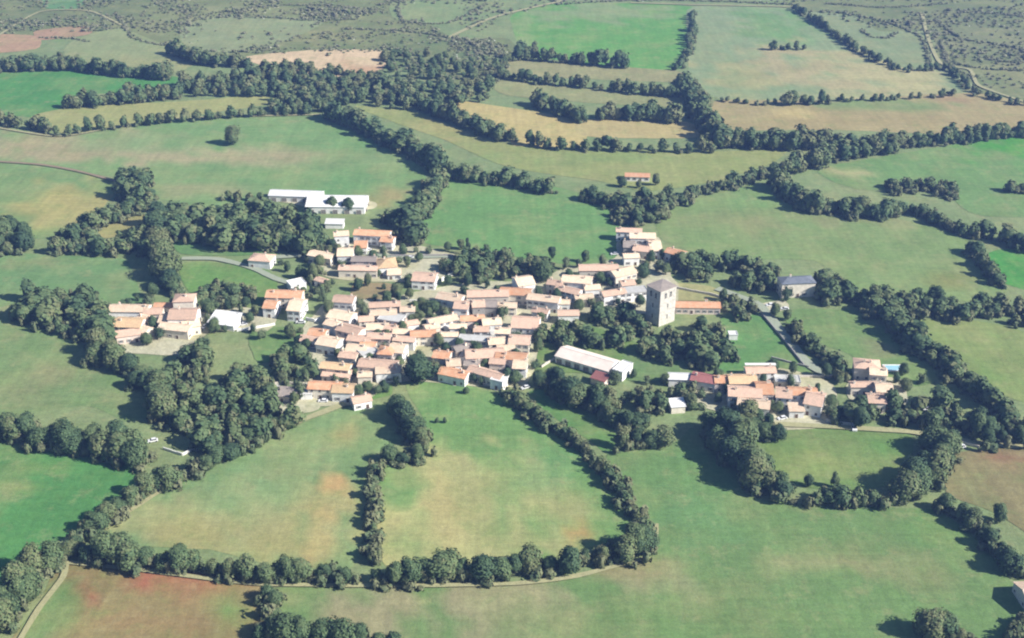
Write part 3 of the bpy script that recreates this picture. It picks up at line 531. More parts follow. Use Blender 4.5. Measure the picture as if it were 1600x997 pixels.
FAR_H = [
 ([(100,170),(150,166),(220,160),(290,152)], 9, 7.5, 4), ([(-20,190),(50,202),(100,212),(140,206),(200,200)], 7, 7.5, 2),
 ([(210,198),(260,193),(340,186),(420,181),(500,178)], 6, 8, 2), ([(-20,112),(60,110),(100,110),(150,114),(200,120),(270,125)], 8.5, 7, 4),
 ([(265,84),(310,98),(350,104),(395,104)], 8, 7, 4), ([(808,92),(850,96),(900,100),(975,107)], 9, 6.5, 2),
 ([(1058,112),(1072,88),(1080,60),(1084,20)], 5.5, 7, 3), ([(778,122),(850,132),(900,136),(960,144),(1050,152),(1080,156)], 6.5, 6.5, 2.5),
 ([(830,163),(870,178),(912,195)], 8, 7, 5), ([(928,186),(1000,188),(1062,193)], 9, 6.5, 4),
 ([(1068,142),(1085,162),(1095,188),(1108,210),(1122,234)], 10, 6, 9), ([(820,228),(900,235),(980,237),(1060,238),(1120,238)], 6.5, 7.5, 3),
 ([(590,138),(640,160),(700,188),(750,208),(800,223)], 7.5, 6.5, 4), ([(1120,230),(1180,232),(1250,234),(1310,236)], 9, 6.5, 5),
 ([(1310,238),(1400,230),(1480,226),(1540,218),(1620,212)], 7.5, 7.5, 5), ([(1200,275),(1240,268),(1290,255),(1345,243),(1400,238)], 8, 7, 6),
 ([(1130,160),(1180,163),(1220,163)], 3.5, 7, 2), ([(1222,163),(1250,163),(1300,162)], 8, 6.5, 3), ([(1310,160),(1400,156),(1500,150)], 4, 8, 2),
 ([(1242,14),(1290,46),(1340,80),(1405,112)], 4.5, 5, 2), ([(1408,112),(1480,110),(1520,145),(1560,158),(1620,168)], 4.5, 6, 3), ([(1203,78),(1230,78),(1266,78)], 5, 6, 2),
 ([(770,112),(800,95),(830,78)], 5, 8, 4), ([(350,312),(380,314),(412,312)], 5, 7, 3),
]
FAR_A = [
 ([(280,135),(400,112),(470,108),(600,128),(680,138),(770,132),(760,162),(690,168),(620,172),(560,160),(505,180),(420,180),(420,152),(300,152)], 8.5, 8.6),
 ([(590,88),(640,85),(700,90),(760,98),(770,125),(700,130),(610,122)], 7, 11), ([(390,122),(440,112),(520,124),(590,115),(590,135),(480,140)], 6, 12),
 ([(0,100),(60,92),(110,85),(110,110),(0,115)], 7, 12),
]
def inpoly(x, y, P):
    c = False; j = len(P)-1
    for i in range(len(P)):
        if (P[i][1] > y) != (P[j][1] > y) and x < (P[j][0]-P[i][0])*(y-P[i][1])/(P[j][1]-P[i][1])+P[i][0]: c = not c
        j = i
    return c
def along(pts, spacing, spread):
    w = smooth_poly([G(*p) for p in pts], 5, False); out = []; need = spacing*.4; rows = 1 if spread < 4 else 2
    for (x0, y0), (x1, y1) in zip(w, w[1:]):
        l = math.hypot(x1-x0, y1-y0); p = 0
        while p+need < l:
            p += need; need = spacing*random.uniform(.75, 1.25)/rows
            t = p/l; nx, ny = -(y1-y0)/l, (x1-x0)/l; o = random.uniform(-spread, spread)*.8
            out.append((x0+(x1-x0)*t+nx*o, y0+(y1-y0)*t+ny*o))
        need -= (l-p)
    return out
def infill(pts, sp):
    w = [G(*p) for p in pts]; out = []
    xs = [p[0] for p in w]; ys = [p[1] for p in w]; y = min(ys); r = 0
    while y < max(ys):
        x = min(xs)+(r % 2)*sp*.5
        while x < max(xs):
            a, b = x+random.uniform(-.33, .33)*sp, y+random.uniform(-.33, .33)*sp
            if inpoly(a, b, w): out.append((a, b))
            x += sp
        y += sp*.87; r += 1
    return out
HOUSE_BLOCK = []          # filled below with (x, y, radius) so that no tree stands in a house
# ---------------------------------------------------------------- buildings
TP = math.tan(R(19))
class MB:
    """mesh builder: quads/tris with a material index"""
    def __init__(s): s.v = []; s.f = []; s.m = []
    def face(s, pts, m=0):
        n = len(s.v); s.v += [tuple(p) for p in pts]; s.f.append(tuple(range(n, n+len(pts)))); s.m.append(m)
    def box(s, x0, x1, y0, y1, z0, z1, m=0):
        a = [(x0,y0,z0),(x1,y0,z0),(x1,y1,z0),(x0,y1,z0),(x0,y0,z1),(x1,y0,z1),(x1,y1,z1),(x0,y1,z1)]
        for q in ((0,3,2,1),(4,5,6,7),(0,1,5,4),(1,2,6,5),(2,3,7,6),(3,0,4,7)): s.face([a[i] for i in q], m)
    def slab(s, quad, t, m=0):
        """a sloping sheet with thickness t below it; quad counter-clockwise from above"""
        lo = [(x, y, z-t) for x, y, z in quad]; s.face(quad, m); s.face(lo[::-1], m)
        for i in range(len(quad)):
            j = (i+1) % len(quad); s.face([quad[j], quad[i], lo[i], lo[j]], m)
    def obj(s, name, mats, parent=None, loc=(0,0,0), rz=0):
        me = bpy.data.meshes.new(name); me.from_pydata(s.v, [], s.f)
        for m in mats: me.materials.append(m)
        me.polygons.foreach_set('material_index', s.m); me.update()
        o = link(bpy.data.objects.new(name, me), parent); o.location = loc; o.rotation_euler = (0, 0, rz); return o
def simple(name, fn, mats):
    b = MB(); fn(b); me = bpy.data.meshes.new(name); me.from_pydata(b.v, [], b.f)
    for m in mats: me.materials.append(m)
    me.polygons.foreach_set('material_index', b.m); me.update(); return me
def win_geo(b, w=1.0, h=1.35, sh=True):
    b.box(-w/2-.12, w/2+.12, -.06, .0, -.14, 0, 1); b.box(-w/2-.12, w/2+.12, -.06, .0, h, h+.14, 1)
    b.box(-w/2-.12, -w/2, -.055, .0, 0, h, 1); b.box(w/2, w/2+.12, -.055, .0, 0, h, 1)
    b.box(-w/2, w/2, -.03, .0, 0, h, 0); b.box(-.04, .04, -.05, -.03, 0, h, 1)
    if sh:
        b.box(-w/2-.62, -w/2-.14, -.09, -.0, -.02, h+.02, 2); b.box(w/2+.14, w/2+.62, -.09, -.0, -.02, h+.02, 2)
ME_WIN = simple('window', win_geo, [M_GLASS, WALL['w'][0], M_SHUT])
ME_WIN2 = simple('window', lambda b: win_geo(b, .9, 1.1, False), [M_GLASS, WALL['s'][0], M_SHUT])
def door_geo(b):
    b.box(-.6, .6, -.05, 0, 0, 2.1, 0); b.box(-.75, -.6, -.1, 0, 0, 2.25, 1); b.box(.6, .75, -.1, 0, 0, 2.25, 1)
    b.box(-.75, .75, -.101, 0, 2.1, 2.26, 1); b.box(-.8, .8, -.5, 0, 0, .12, 1); b.box(.4, .5, -.09, -.05, 1, 1.1, 1)
ME_DOOR = simple('door', door_geo, [M_DOOR, WALL['s'][0]])
def gate_geo(b):
    b.box(-1.3, 1.3, -.05, 0, 0, 2.5, 0); b.box(-1.5, -1.3, -.1, 0, 0, 2.7, 1); b.box(1.3, 1.5, -.1, 0, 0, 2.7, 1)
    b.box(-1.5, 1.5, -.11, 0, 2.5, 2.72, 1); b.box(-.03, .03, -.08, -.05, 0, 2.5, 1)
ME_GATE = simple('barn_door', gate_geo, [M_SHUT, WALL['s'][0]])
def chim_geo(b):
    b.box(-.42, .42, -.32, .32, -1.2, .9, 0); b.box(-.5, .5, -.4, .4, .9, 1.02, 0); b.box(-.2, .2, -.2, .2, 1.02, 1.35, 1)
ME_CHIM = simple('chimney', chim_geo, [WALL['c'][0], ROOF['O'][0]])
def building(name, cat, px, py, w, d, h, rot, rk, wk, shape, label, group=None, windows=True, zroof=None, seed=0):
    rg = random.Random(int(px*7+py*13+seed))
    w *= rg.uniform(.98, 1.03); d *= rg.uniform(.98, 1.03); h += rg.uniform(-.25, .25)
    tp = TP*rg.uniform(.9, 1.12); rise = d/2*tp if shape in ('gable', 'hip') else (d*tp*.55 if shape == 'shed' else 0)
    x, y = G(px, py, h+rise*.5 if zroof is None else zroof)
    core = 480 < px < 900 and 440 < py < 600 and cat == 'house'
    rot_ = R(rot+(rg.uniform(-10, 10) if core else rg.uniform(-3, 3)))
    e = link(bpy.data.objects.new(name, None)); e.location = (x, y, 0); e.rotation_euler = (0, 0, rot_); e.empty_display_size = 1
    meta(e, label, cat, group)
    HOUSE_BLOCK.append((x, y, max(w, d)*.5+1.2, rot_, w/2+1.6, d/2+1.6))
    X, Y = w/2, d/2; rm, rn = ROOF[rk]; wm, wn = WALL[wk]
    b = MB()
    if shape == 'gable':
        b.face([(-X,-Y,0),(X,-Y,0),(X,-Y,h),(-X,-Y,h)]); b.face([(X,Y,0),(-X,Y,0),(-X,Y,h),(X,Y,h)])
        b.face([(X,-Y,0),(X,Y,0),(X,Y,h),(X,0,h+rise),(X,-Y,h)]); b.face([(-X,Y,0),(-X,-Y,0),(-X,-Y,h),(-X,0,h+rise),(-X,Y,h)])
    elif shape == 'shed':
        b.face([(-X,-Y,0),(X,-Y,0),(X,-Y,h),(-X,-Y,h)]); b.face([(X,Y,0),(-X,Y,0),(-X,Y,h+rise),(X,Y,h+rise)])
        b.face([(X,-Y,0),(X,Y,0),(X,Y,h+rise),(X,-Y,h)]); b.face([(-X,Y,0),(-X,-Y,0),(-X,-Y,h),(-X,Y,h+rise)])
    else: b.box(-X, X, -Y, Y, 0, h)
    b.obj('wall', [wm], e)
    o = .38; r = MB(); up = .12
    if shape == 'gable':
        ze = h-o*tp+up; zr = h+rise+up
        r.slab([(-X-o,-Y-o,ze),(X+o,-Y-o,ze),(X+o,-.01,zr),(-X-o,-.01,zr)], .17); r.slab([(X+o,Y+o,ze),(-X-o,Y+o,ze),(-X-o,.01,zr),(X+o,.01,zr)], .17)
        r.box(-X-o-.02, X+o+.02, -.16, .16, zr-.05, zr+.1)
    elif shape == 'hip':
        ze = h-o*tp+up; zr = h+rise+up; k_ = max(.3, X-Y*.95)
        A, B, C_, D = (-X-o,-Y-o,ze), (X+o,-Y-o,ze), (X+o,Y+o,ze), (-X-o,Y+o,ze); P, Q = (-k_,0,zr), (k_,0,zr)
        r.face([A,B,Q,P]); r.face([B,C_,Q]); r.face([C_,D,P,Q]); r.face([D,A,P])
        r.box(-X-o+.01, X+o-.01, -Y-o+.01, Y+o-.01, ze-.16, ze-.004); r.box(-k_-.1, k_+.1, -.14, .14, zr-.05, zr+.1)
    elif shape == 'shed':
        r.slab([(-X-o,-Y-o,h-o*tp*.55+up),(X+o,-Y-o,h-o*tp*.55+up),(X+o,Y+o,h+rise+o*tp*.55+up),(-X-o,Y+o,h+rise+o*tp*.55+up)], .16)
    else:
        r.box(-X-.15, X+.15, -Y-.15, Y+.15, h+.003, h+.2)
        for q in ((-X-.15, X+.15, -Y-.15, -Y+.1), (-X-.15, X+.15, Y-.1, Y+.15), (-X-.15, -X+.1, -Y+.1, Y-.1), (X-.1, X+.15, -Y+.1, Y-.1)): r.box(*q, h+.2, h+.45)
    ro = r.obj('roof', [rm], e)
    if shape in ('gable', 'hip') and h > 3.6 and windows:
        for i in range(rg.choice((1, 1, 2))):
            c = link(bpy.data.objects.new('chimney', ME_CHIM), ro); cx = rg.uniform(.35, .85)*X*(1 if i else rg.choice((-1, 1)))
            if shape == 'hip': cx *= .5
            c.location = (cx, rg.choice((-1, 1))*Y*.25, h+rise*.75+.35)
    if windows:
        fl = 2 if h > 5 else 1; wme = ME_WIN if wk in 'cwp' and rg.random() < .8 else ME_WIN2
        for side in (0, 1, 2, 3):          # front, right, back, left
            L = w if side % 2 == 0 else d
            n = max(1, int(L/3.1)); dr = rg.randrange(n) if side == 0 else -1
            for i in range(n):
                u = (i+.5)/n*L-L/2
                for q in range(fl):
                    z = .95 + q*2.65
                    if z+1.4 > h: continue
                    me = wme
                    if q == 0 and i == dr: me, z = ME_DOOR, 0
                    elif rg.random() < .22: continue
                    p = {0: (u, -Y-.004, z), 1: (X+.004, u, z), 2: (-u, Y+.004, z), 3: (-X-.004, -u, z)}[side]
                    wo = link(bpy.data.objects.new('door' if me is ME_DOOR else 'window', me), e); wo.location = p; wo.rotation_euler = (0, 0, side*math.pi/2)
    return e
# (map x, map y of the roof, width, depth, eaves, turn, roof, wall, shape, where it stands)
H_ = 'gable'
HOUSES = [
 (582,362,20,8,6,-8,'O','w',H_,'long one at the top of the northern houses under the trees'),
 (564,379,6.5,10,4.8,0,'O','w',H_,'wing on the left of the long northern farmhouse'),
 (606,372,7,8,5,-12,'O','w',H_,'right end of the long northern farmhouse'),
 (533,363,8,7,7,8,'C','w',H_,'narrow one standing just left of the northern farmhouse'),
 (503,396,14,7,5,-24,'C','c',H_,'leftmost of the northern houses, turned down to the left'),
 (540,391,8,11,6,4,'C','w',H_,'bright tall one in the middle of the northern houses'),
 (569,403,13,7,5,-4,'G','p',H_,'in the middle of the northern houses, under a dull roof'),
 (560,417,20,6,4.6,-2,'P','c',H_,'long low one along the front of the northern houses'),
 (604,408,10,12,5,10,'Y','w','hip','rightmost of the northern houses'),
 (616,425,7,5,3,6,'C','w','shed','small lean-to right of the ochre roofed northern house'),
 (664,430,12,11,5,-8,'P','w',H_,'standing alone among gardens right of the northern houses'),
 (409,400,12,9,4.6,-12,'P','w','hip','alone on the curve of the entrance lane'),
 (445,457,18,9,6,-4,'O','c',H_,'big one with two wings on the left of the village'),
 (424,473,6,9,5.6,-6,'O','w',H_,'left wing of the big house on the left of the village'),
 (464,473,6.5,13,6,-6,'C','w',H_,'right wing of the big house on the left of the village'),
 (463,441,8,7,4,30,'W','w','flat','pale annex behind the big house on the left'),
 (502,436,6,4.5,3.2,-35,'P','w',H_,'small one among trees right of the big left house'),
 (203,479,19,8,5,0,'C','w',H_,'top left building of the western farm'),
 (202,501,13,10,5.5,-3,'Y','p',H_,'middle left building of the western farm'),
 (200,520,11,5,4,14,'P','p','shed','front left lean-to of the western farm'),
 (229,496,9,6,4,-30,'C','w',H_,'small crooked barn in the yard of the western farm'),
 (261,475,12,5.5,4.5,0,'O','c',H_,'low link building of the western farm'),
 (288,463,10,9,9,6,'P','c','hip','tower-like one at the top of the western farm'),
 (287,487,13,12,7,3,'P','w',H_,'largest building of the western farm'),
 (275,508,15,8,5,-10,'C','c',H_,'front building of the western farm'),
 (240,484,9,7,4.5,4,'P','c',H_,'small building between the two halves of the western farm'),
 (262,495,7,9,5,-6,'C','w',H_,'pale wing on the left of the largest western farm building'),
 (298,503,8,8,5,20,'C','c',H_,'right end building of the western farm'),
 (222,512,8,6,4,-24,'C','c',H_,'low building in the lower yard of the western farm'),
 (538,465,10,8,7,-4,'P','w',H_,'tall one at the upper left corner of the old village'),
 (534,490,12,9,5,-14,'C','w',H_,'second down on the left edge of the old village'),
 (601,474,15,6,5,4,'P','c',H_,'behind the dry brown garden plot'),
 (600,486,12,6,5.5,2,'C','c',H_,'in front of the dry brown garden plot'),
 (637,481,7,6,5,4,'C','w',H_,'narrow one at the right of the dry brown garden plot'),
 (704,462,13,8,6.5,-14,'C','w',H_,'behind the centre garden trees'),
 (722,474,7,9,6,-12,'P','w',H_,'right end of the house behind the centre garden trees'),
 (762,456,20,8,6.5,-2,'P','s',H_,'long one under the northern garden trees'),
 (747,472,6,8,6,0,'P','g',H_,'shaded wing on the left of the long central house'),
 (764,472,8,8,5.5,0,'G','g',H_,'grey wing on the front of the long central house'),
 (818,436,9,11,6.5,18,'C','w',H_,'beside the dark tree at the top of the old village'),
 (806,453,15,8,6,-6,'O','c',H_,'between the long central house and the dark tree'),
 (850,464,16,7,6,-18,'C','w',H_,'turned down to the right below the dark tree'),
 (793,475,9,6,5,-4,'C','c',H_,'in front of the orange roofed house by the dark tree'),
 (822,500,13,12,6,-6,'P','w',H_,'broad bright one at the right edge of the old village'),
 (768,500,9,7,6,2,'C','w',H_,'left of the broad bright house'),
 (738,495,11,6,5,6,'O','p',H_,'long low one in the middle of the old village'),
 (691,497,14,7,5.5,25,'C','w',H_,'turned up to the right in front of the centre garden trees'),
 (661,519,12,7,5,4,'O','c',H_,'just above the big round tree of the village'),
 (699,521,10,4.5,5,2,'C','w',H_,'narrow one right of the big round tree'),
 (745,529,17,6,5,-2,'L','w','flat','long white one across the village middle'),
 (612,496,12,8,5.5,-8,'L','w','flat','white square one left of the village middle'),
 (640,503,8,5,4.5,10,'P','w',H_,'small one between the white square house and the garden'),
 (548,512,12,8,5.5,-22,'P','p',H_,'on the left slope of the old village'),
 (562,527,11,6,5,-16,'P','c',H_,'just below the pink roofed house on the left slope'),
 (590,508,10,7,5,6,'C','w',H_,'fourth back on the left side of the old village'),
 (593,523,11,6,5.5,0,'P','p',H_,'directly behind the orange roofed square house'),
 (497,517,8,7,5,-8,'O','c',H_,'leftmost one of the old village beside the trees'),
 (488,528,11,4,4,-4,'P','w','shed','lean-to below the leftmost village house'),
 (515,531,10,9,5,-22,'C','w',H_,'bright gabled one near the left edge of the village'),
 (558,541,9,7,5,-10,'C','w',H_,'above the low ochre row at the lower left'),
 (575,549,8,7,5,30,'L','w','flat','small white one above the pink roofed row'),
 (604,545,7,8,6.5,0,'O','p','hip','square one with bright tiles left of the round tree'),
 (622,541,7,9,6,-6,'C','w',H_,'touching the left side of the round tree'),
 (632,528,10,5,5,-2,'P','w',H_,'low one above and left of the round tree'),
 (525,570,13.5,6,5.5,-1,'Y','c',H_,'long ochre one at the lower left of the village'),
 (526,583,12.5,5,3.2,-1,'P','p','shed','lower lean-to in front of the long ochre house'),
 (591,566,17,8,6,-2,'P','c',H_,'long pinkish one at the lower middle left'),
 (607,575,11,7,5,-4,'C','w',H_,'front extension of the long pinkish house'),
 (508,600,14,7,5,-4,'O','c',H_,'bright orange one in the lowest row on the left'),
 (537,604,9,8,5,-6,'Y','w',H_,'sunny one right of the bright orange house'),
 (564,621,8,6,4,24,'P','w',H_,'little one by the green garden at the lowest row'),
 (449,612,8,6,3.2,-4,'G','s','shed','brown roofed shed among low walls at the lower left'),
 (479,613,5,4,3,0,'W','w','flat','little white one beside the brown roofed shed'),
 (424,607,7,4,2.8,10,'L','w','flat','low white one at the lower left end of the village'),
 (691,552,7.5,7,5,-6,'O','p',H_,'small bright one right of the round tree'),
 (722,541,8,6,5,20,'G','c',H_,'dull roofed one below the long white house'),
 (708,564,6,7,5.5,10,'C','w',H_,'narrow bright one below the small orange roof'),
 (710,580,13,7,4.5,-18,'O','w',H_,'lowest one in the village middle, turned to the field'),
 (760,580,17,6,4.5,-24,'P','c',H_,'long one above the diagonal hedge at the field edge'),
 (781,590,6,7,4.5,-24,'W','w','flat','white end block above the diagonal hedge'),
 (757,549,17,9,5.5,-4,'P','p',H_,'wide one in the lower middle right of the village'),
 (776,530,8,7,5,2,'C','c',H_,'between the long white house and the right edge'),
 (778,562,7,6,5,-6,'P','p',H_,'in front of the wide pinkish house'),
 (812,528,9.5,9,6,-2,'P','c',H_,'second from the top on the right edge of the village'),
 (799,554,14,7,5.5,-8,'O','w',H_,'sunny one at the lower right corner of the village'),
 (813,566,6,9,5,-6,'C','w',H_,'small wing at the lower right corner of the village'),
 (520,503,7,6,5,-20,'C','w',H_,'small one tucked between the two left edge houses'),
 (572,496,7,6,5,8,'P','c',H_,'small one behind the pink roofed house of the left slope'),
 (575,537,7,6,5,-12,'O','c',H_,'tiny orange one above the small white square one'),
 (612,510,6,6,5,0,'P','w',H_,'tiny one just below the white square house'),
 (628,516,8,5,4.5,-6,'C','c',H_,'low one between the white square house and the round tree'),
 (674,508,7,6,5,16,'C','c',H_,'small one above the orange roof by the round tree'),
 (716,508,8,5,5,-8,'C','w',H_,'small one just above the long white house'),
 (752,512,7,6,5.5,8,'P','w',H_,'small one behind the right end of the long white house'),
 (790,541,8,6,5,4,'C','w',H_,'small one between the right edge houses'),
 (734,552,7,6,5,-14,'C','w',H_,'small one left of the wide pinkish house'),
 (545,553,8,6,4.5,-6,'P','c',H_,'small one just above the long ochre house'),
 (570,583,6,5,4,0,'C','c',H_,'little one between the ochre and pinkish rows'),
 (845,484,8,5,4.5,-16,'P','w',H_,'small one below the house by the dark tree'),
 (868,440,8,6,5,-16,'P','c',H_,'small one left of the tower group'),
 (925,447,8,6,5,6,'C','w',H_,'small one in the middle of the tower group'),
 (876,470,9,5,4,-14,'C','w',H_,'low one at the lower left of the tower group'),
 (786,515,7,6,6,0,'C','w',H_,'squeezed one left of the right edge houses'),
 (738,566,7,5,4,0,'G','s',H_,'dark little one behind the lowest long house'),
 (888,487,10,6,5,-6,'P','w',H_,'alone among bushes right of the old village'),
 (902,434,15,9,6,-10,'C','w',H_,'left one of the group above the tower'),
 (888,451,13,6,5,-22,'P','w',H_,'pink roofed one below the left house of the tower group'),
 (912,462,9,6,4.5,10,'C','c',H_,'small one below the left houses of the tower group'),
 (935,416,20,8,6.5,-2,'P','s',H_,'long one under the green field behind the village'),
 (972,422,13,9,6,26,'C','c',H_,'turned up to the right beside the olive tree'),
 (958,455,12,6.5,5.5,18,'P','w',H_,'left of the church tower'),
 (980,440,7,6,5,12,'P','c',H_,'small one between the long house and the church tower'),
 (992,453,12,7,5,12,'L','w','flat','low bright one touching the left of the church tower'),
 (983,358,14,6,6,-6,'P','w',H_,'topmost one above the church tower'),
 (1004,366,14,8,6.5,-4,'C','w',H_,'big pale one at the top above the church tower'),
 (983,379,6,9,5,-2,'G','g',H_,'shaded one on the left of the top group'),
 (1004,386,9,8,5,-14,'P','c',H_,'pink roofed one in front of the big pale top house'),
 (1022,380,6,14,5,6,'C','w',H_,'long narrow one along the right side of the top group'),
 (986,398,8,6,5,6,'C','w',H_,'lowest one of the top group'),
 (1056,392,10,7,5,-30,'O','w',H_,'small one standing alone right of the top group'),
 (1245,435,17,8.5,8.2,4,'S','c','hip','alone at the right behind trees'),
 (1062,586,10,6,4,0,'W','w',H_,'bright white hall left of the red roof'),
 (1058,629,6,5,3.6,8,'W','c','shed','tiny pale one in the bushes below the white hall'),
 (1101,588,11,8,4.8,-20,'R','w',H_,'leftmost of the eastern houses'),
 (1130,590,7.5,7,5,-4,'O','p',H_,'touching the right side of the dark red roof'),
 (1160,590,12,8,5.5,-2,'Y','w',H_,'upper middle one of the eastern houses'),
 (1164,609,14,9,6,-6,'P','w',H_,'broad one in the middle of the eastern houses'),
 (1188,576,13,6,5,0,'P','w',H_,'topmost of the eastern houses under the white beam'),
 (1194,603,7,11,6,-2,'O','p',H_,'tall narrow one in the eastern houses'),
 (1178,628,13,7,5.5,-12,'C','w',H_,'front left one of the eastern houses'),
 (1230,592,11,6,3,-2,'L','c','flat','low pale one behind the two eastern wings'),
 (1225,611,6.5,9,5.5,-8,'P','w',H_,'narrow one in the right part of the eastern houses'),
 (1254,609,12,7,6,-4,'O','w',H_,'orange one in the right part of the eastern houses'),
 (1274,619,7.5,12,5.5,-20,'P','w',H_,'rightmost of the eastern houses'),
 (1244,636,6,5,3.5,0,'C','w','shed','small porch block in front of the right eastern houses'),
 (1355,566,11,9,6.5,-8,'P','c','hip','tall one beside the little pool'),
 (1372,578,7,7,6,-8,'C','c',H_,'many windowed wing beside the little pool'),
 (1350,599,12,5,4.5,2,'P','c',H_,'long low one below the pool house'),
 (1381,603,7,8,5.5,-8,'C','w',H_,'right one of the group below the pool house'),
 (1369,620,7,8,5,-4,'P','c',H_,'lowest one of the group below the pool house'),
 (1145,521,4,4,2.8,0,'W','w','flat','tiny white hut on the bright lawn'),
 (996,272,15,7,3.2,-6,'O','w',H_,'lone one in the olive meadow far behind the tower'),
 (523,346,10,5,3,0,'W','w','shed','small white shed above the northern farmhouse'),
 (1618,925,9,13,4,4,'C','s',H_,'at the lower right edge of the picture'),
]
for (px, py, w, d, h, rot, rk, wk, sh, frag) in HOUSES:
    nm = 'shed' if ('shed' in frag or 'hut' in frag or h < 3.1) and w < 12 else 'house'
    building(nm, nm, px, py, w, d, h, rot, rk, wk, sh, f"{WALL[wk][1]} {nm} with {ROOF[rk][1]} roof, {frag}",
             'houses of the village' if nm == 'house' else 'sheds around the village', windows=not (rk == 'W' and h < 4.2))
def longbarn(px, py, w, d, h, rot, rk, wk, label, nd=5, seed=0):
    e = building('barn', 'barn', px, py, w, d, h, rot, rk, wk, 'gable', label, 'barns', windows=False, seed=seed)
    for i in range(nd):
        o = link(bpy.data.objects.new('barn_door', ME_GATE), e); o.location = ((i+.5)/nd*w-w/2, -d/2*1.03-.02, 0)
    for i in range(2):
        o = link(bpy.data.objects.new('barn_door', ME_GATE), e); o.location = (w/2*1.03+.02, -d*.22+i*d*.44, 0); o.rotation_euler = (0, 0, math.pi/2)
    return e
longbarn(463, 300, 32, 10, 4, -3, 'W', 'w', 'long white roofed barn, the left and narrower one above the dark wood')
longbarn(527, 310, 35, 19, 4.5, -3, 'W', 'w', 'large white roofed barn, the right and wider one behind two round trees')
building('shed', 'shed', 973, 573, 5, 10, 4.6, -33, 'W', 'w', 'flat', 'white end block at the right end of the long slanting barn', 'sheds around the village', windows=False)
longbarn(918, 557, 28, 11, 3.6, -33, 'B', 'w', 'long pale barn with pinkish roof slanting down to the right below the tower', 6)
building('shed', 'shed', 938, 588, 7, 5, 3, -30, 'R', 'p', 'shed', 'small shed with dark red roof tucked under the end of the long slanting barn', 'sheds around the village', windows=False)
building('shed', 'shed', 351, 497, 14, 10, 3, -12, 'W', 'w', 'shed', 'low white roofed shed on the pale yard between the farm and the big left house', 'sheds around the village', windows=False)
building('barn', 'barn', 1090, 474, 22, 7, 3.6, -1, 'O', 'p', 'gable', 'long low orange tiled building joined to the right side of the church tower', 'barns', windows=True)
# church keep: a plain square stone tower turned on its corner
def tower():
    h = 18.8; hx, hy = 5.3, 4.8; x, y = G(1034, 447, h)
    e = link(bpy.data.objects.new('church_tower', None)); e.location = (x, y, 0); rz = R(38); e.rotation_euler = (0, 0, rz)
    meta(e, 'tall square pale stone church tower with narrow slit windows and a low roof', 'church tower')
    HOUSE_BLOCK.append((x, y, 8, rz, hx+2, hy+2))
    b = MB(); b.box(-hx, hx, -hy, hy, 0, h); b.obj('wall', [flatmat('tower_limestone', (.53, .50, .44), nscale=.9, amp=.3)], e)
    b = MB()
    for z in (6.4, 12.8): b.box(-hx-.12, hx+.12, -hy-.12, hy+.12, z, z+.3)
    b.box(-hx-.3, hx+.3, -hy-.3, hy+.3, h+.003, h+.4); b.obj('cornice', [M_STONEW], e)
    b = MB(); z0 = h+.404; zt = h+1.3; c = [(-hx-.5,-hy-.5,z0),(hx+.5,-hy-.5,z0),(hx+.5,hy+.5,z0),(-hx-.5,hy+.5,z0)]
    for i in range(4): b.face([c[i], c[(i+1) % 4], (0, 0, zt)])
    b.face(c[::-1]); b.obj('roof', [ROOF['G'][0]], e)
    sl = simple('slit_window', lambda q: (q.box(-.3, .3, -.03, 0, 0, 2.2, 0), q.box(-.5, -.3, -.07, 0, -.1, 2.3, 1), q.box(.3, .5, -.07, 0, -.1, 2.3, 1), q.box(-.5, .5, -.071, 0, 2.2, 2.5, 1)), [M_GLASS, M_STONEW])
    def arch(q):
        P = [(-.65, 0), (.65, 0), (.65, 2.2)]+[(.65*math.cos(a), 2.2+.65*math.sin(a)) for a in (R(30), R(60), R(90), R(120), R(150))]+[(-.65, 2.2)]
        q.face([(x, -.03, z) for x, z in P])
        for (a, b_), (c, d) in zip(P, P[1:]+P[:1]): q.face([(a, -.03, b_), (a*1.3, -.12, b_+(.2 if b_ > 1 else -.2)), (c*1.3, -.12, d+(.2 if d > 1 else -.2)), (c, -.03, d)], 1)
        for z in (.5, 1.1, 1.7): q.box(-.6, .6, -.1, -.04, z, z+.12, 1)
    bf = simple('belfry_opening', arch, [M_GLASS, M_STONEW])
    for s in range(4):
        n = hy if s % 2 == 0 else hx
        for u in (-1.7, 1.7):
            o = link(bpy.data.objects.new('belfry_opening', bf), e); o.rotation_euler = (0, 0, s*math.pi/2)
            p = {0: (u, -n-.004), 1: (n+.004, u), 2: (-u, n+.004), 3: (-n-.004, -u)}[s]; o.location = (*p, 14.4)
        for z, us in ((3.2, (0,)), (9, (0,))):
            for u in us:
                o = link(bpy.data.objects.new('slit_window', sl), e); o.rotation_euler = (0, 0, s*math.pi/2)
                p = {0: (u, -n-.004), 1: (n+.004, u), 2: (-u, n+.004), 3: (-n-.004, -u)}[s]; o.location = (*p, z)
tower()
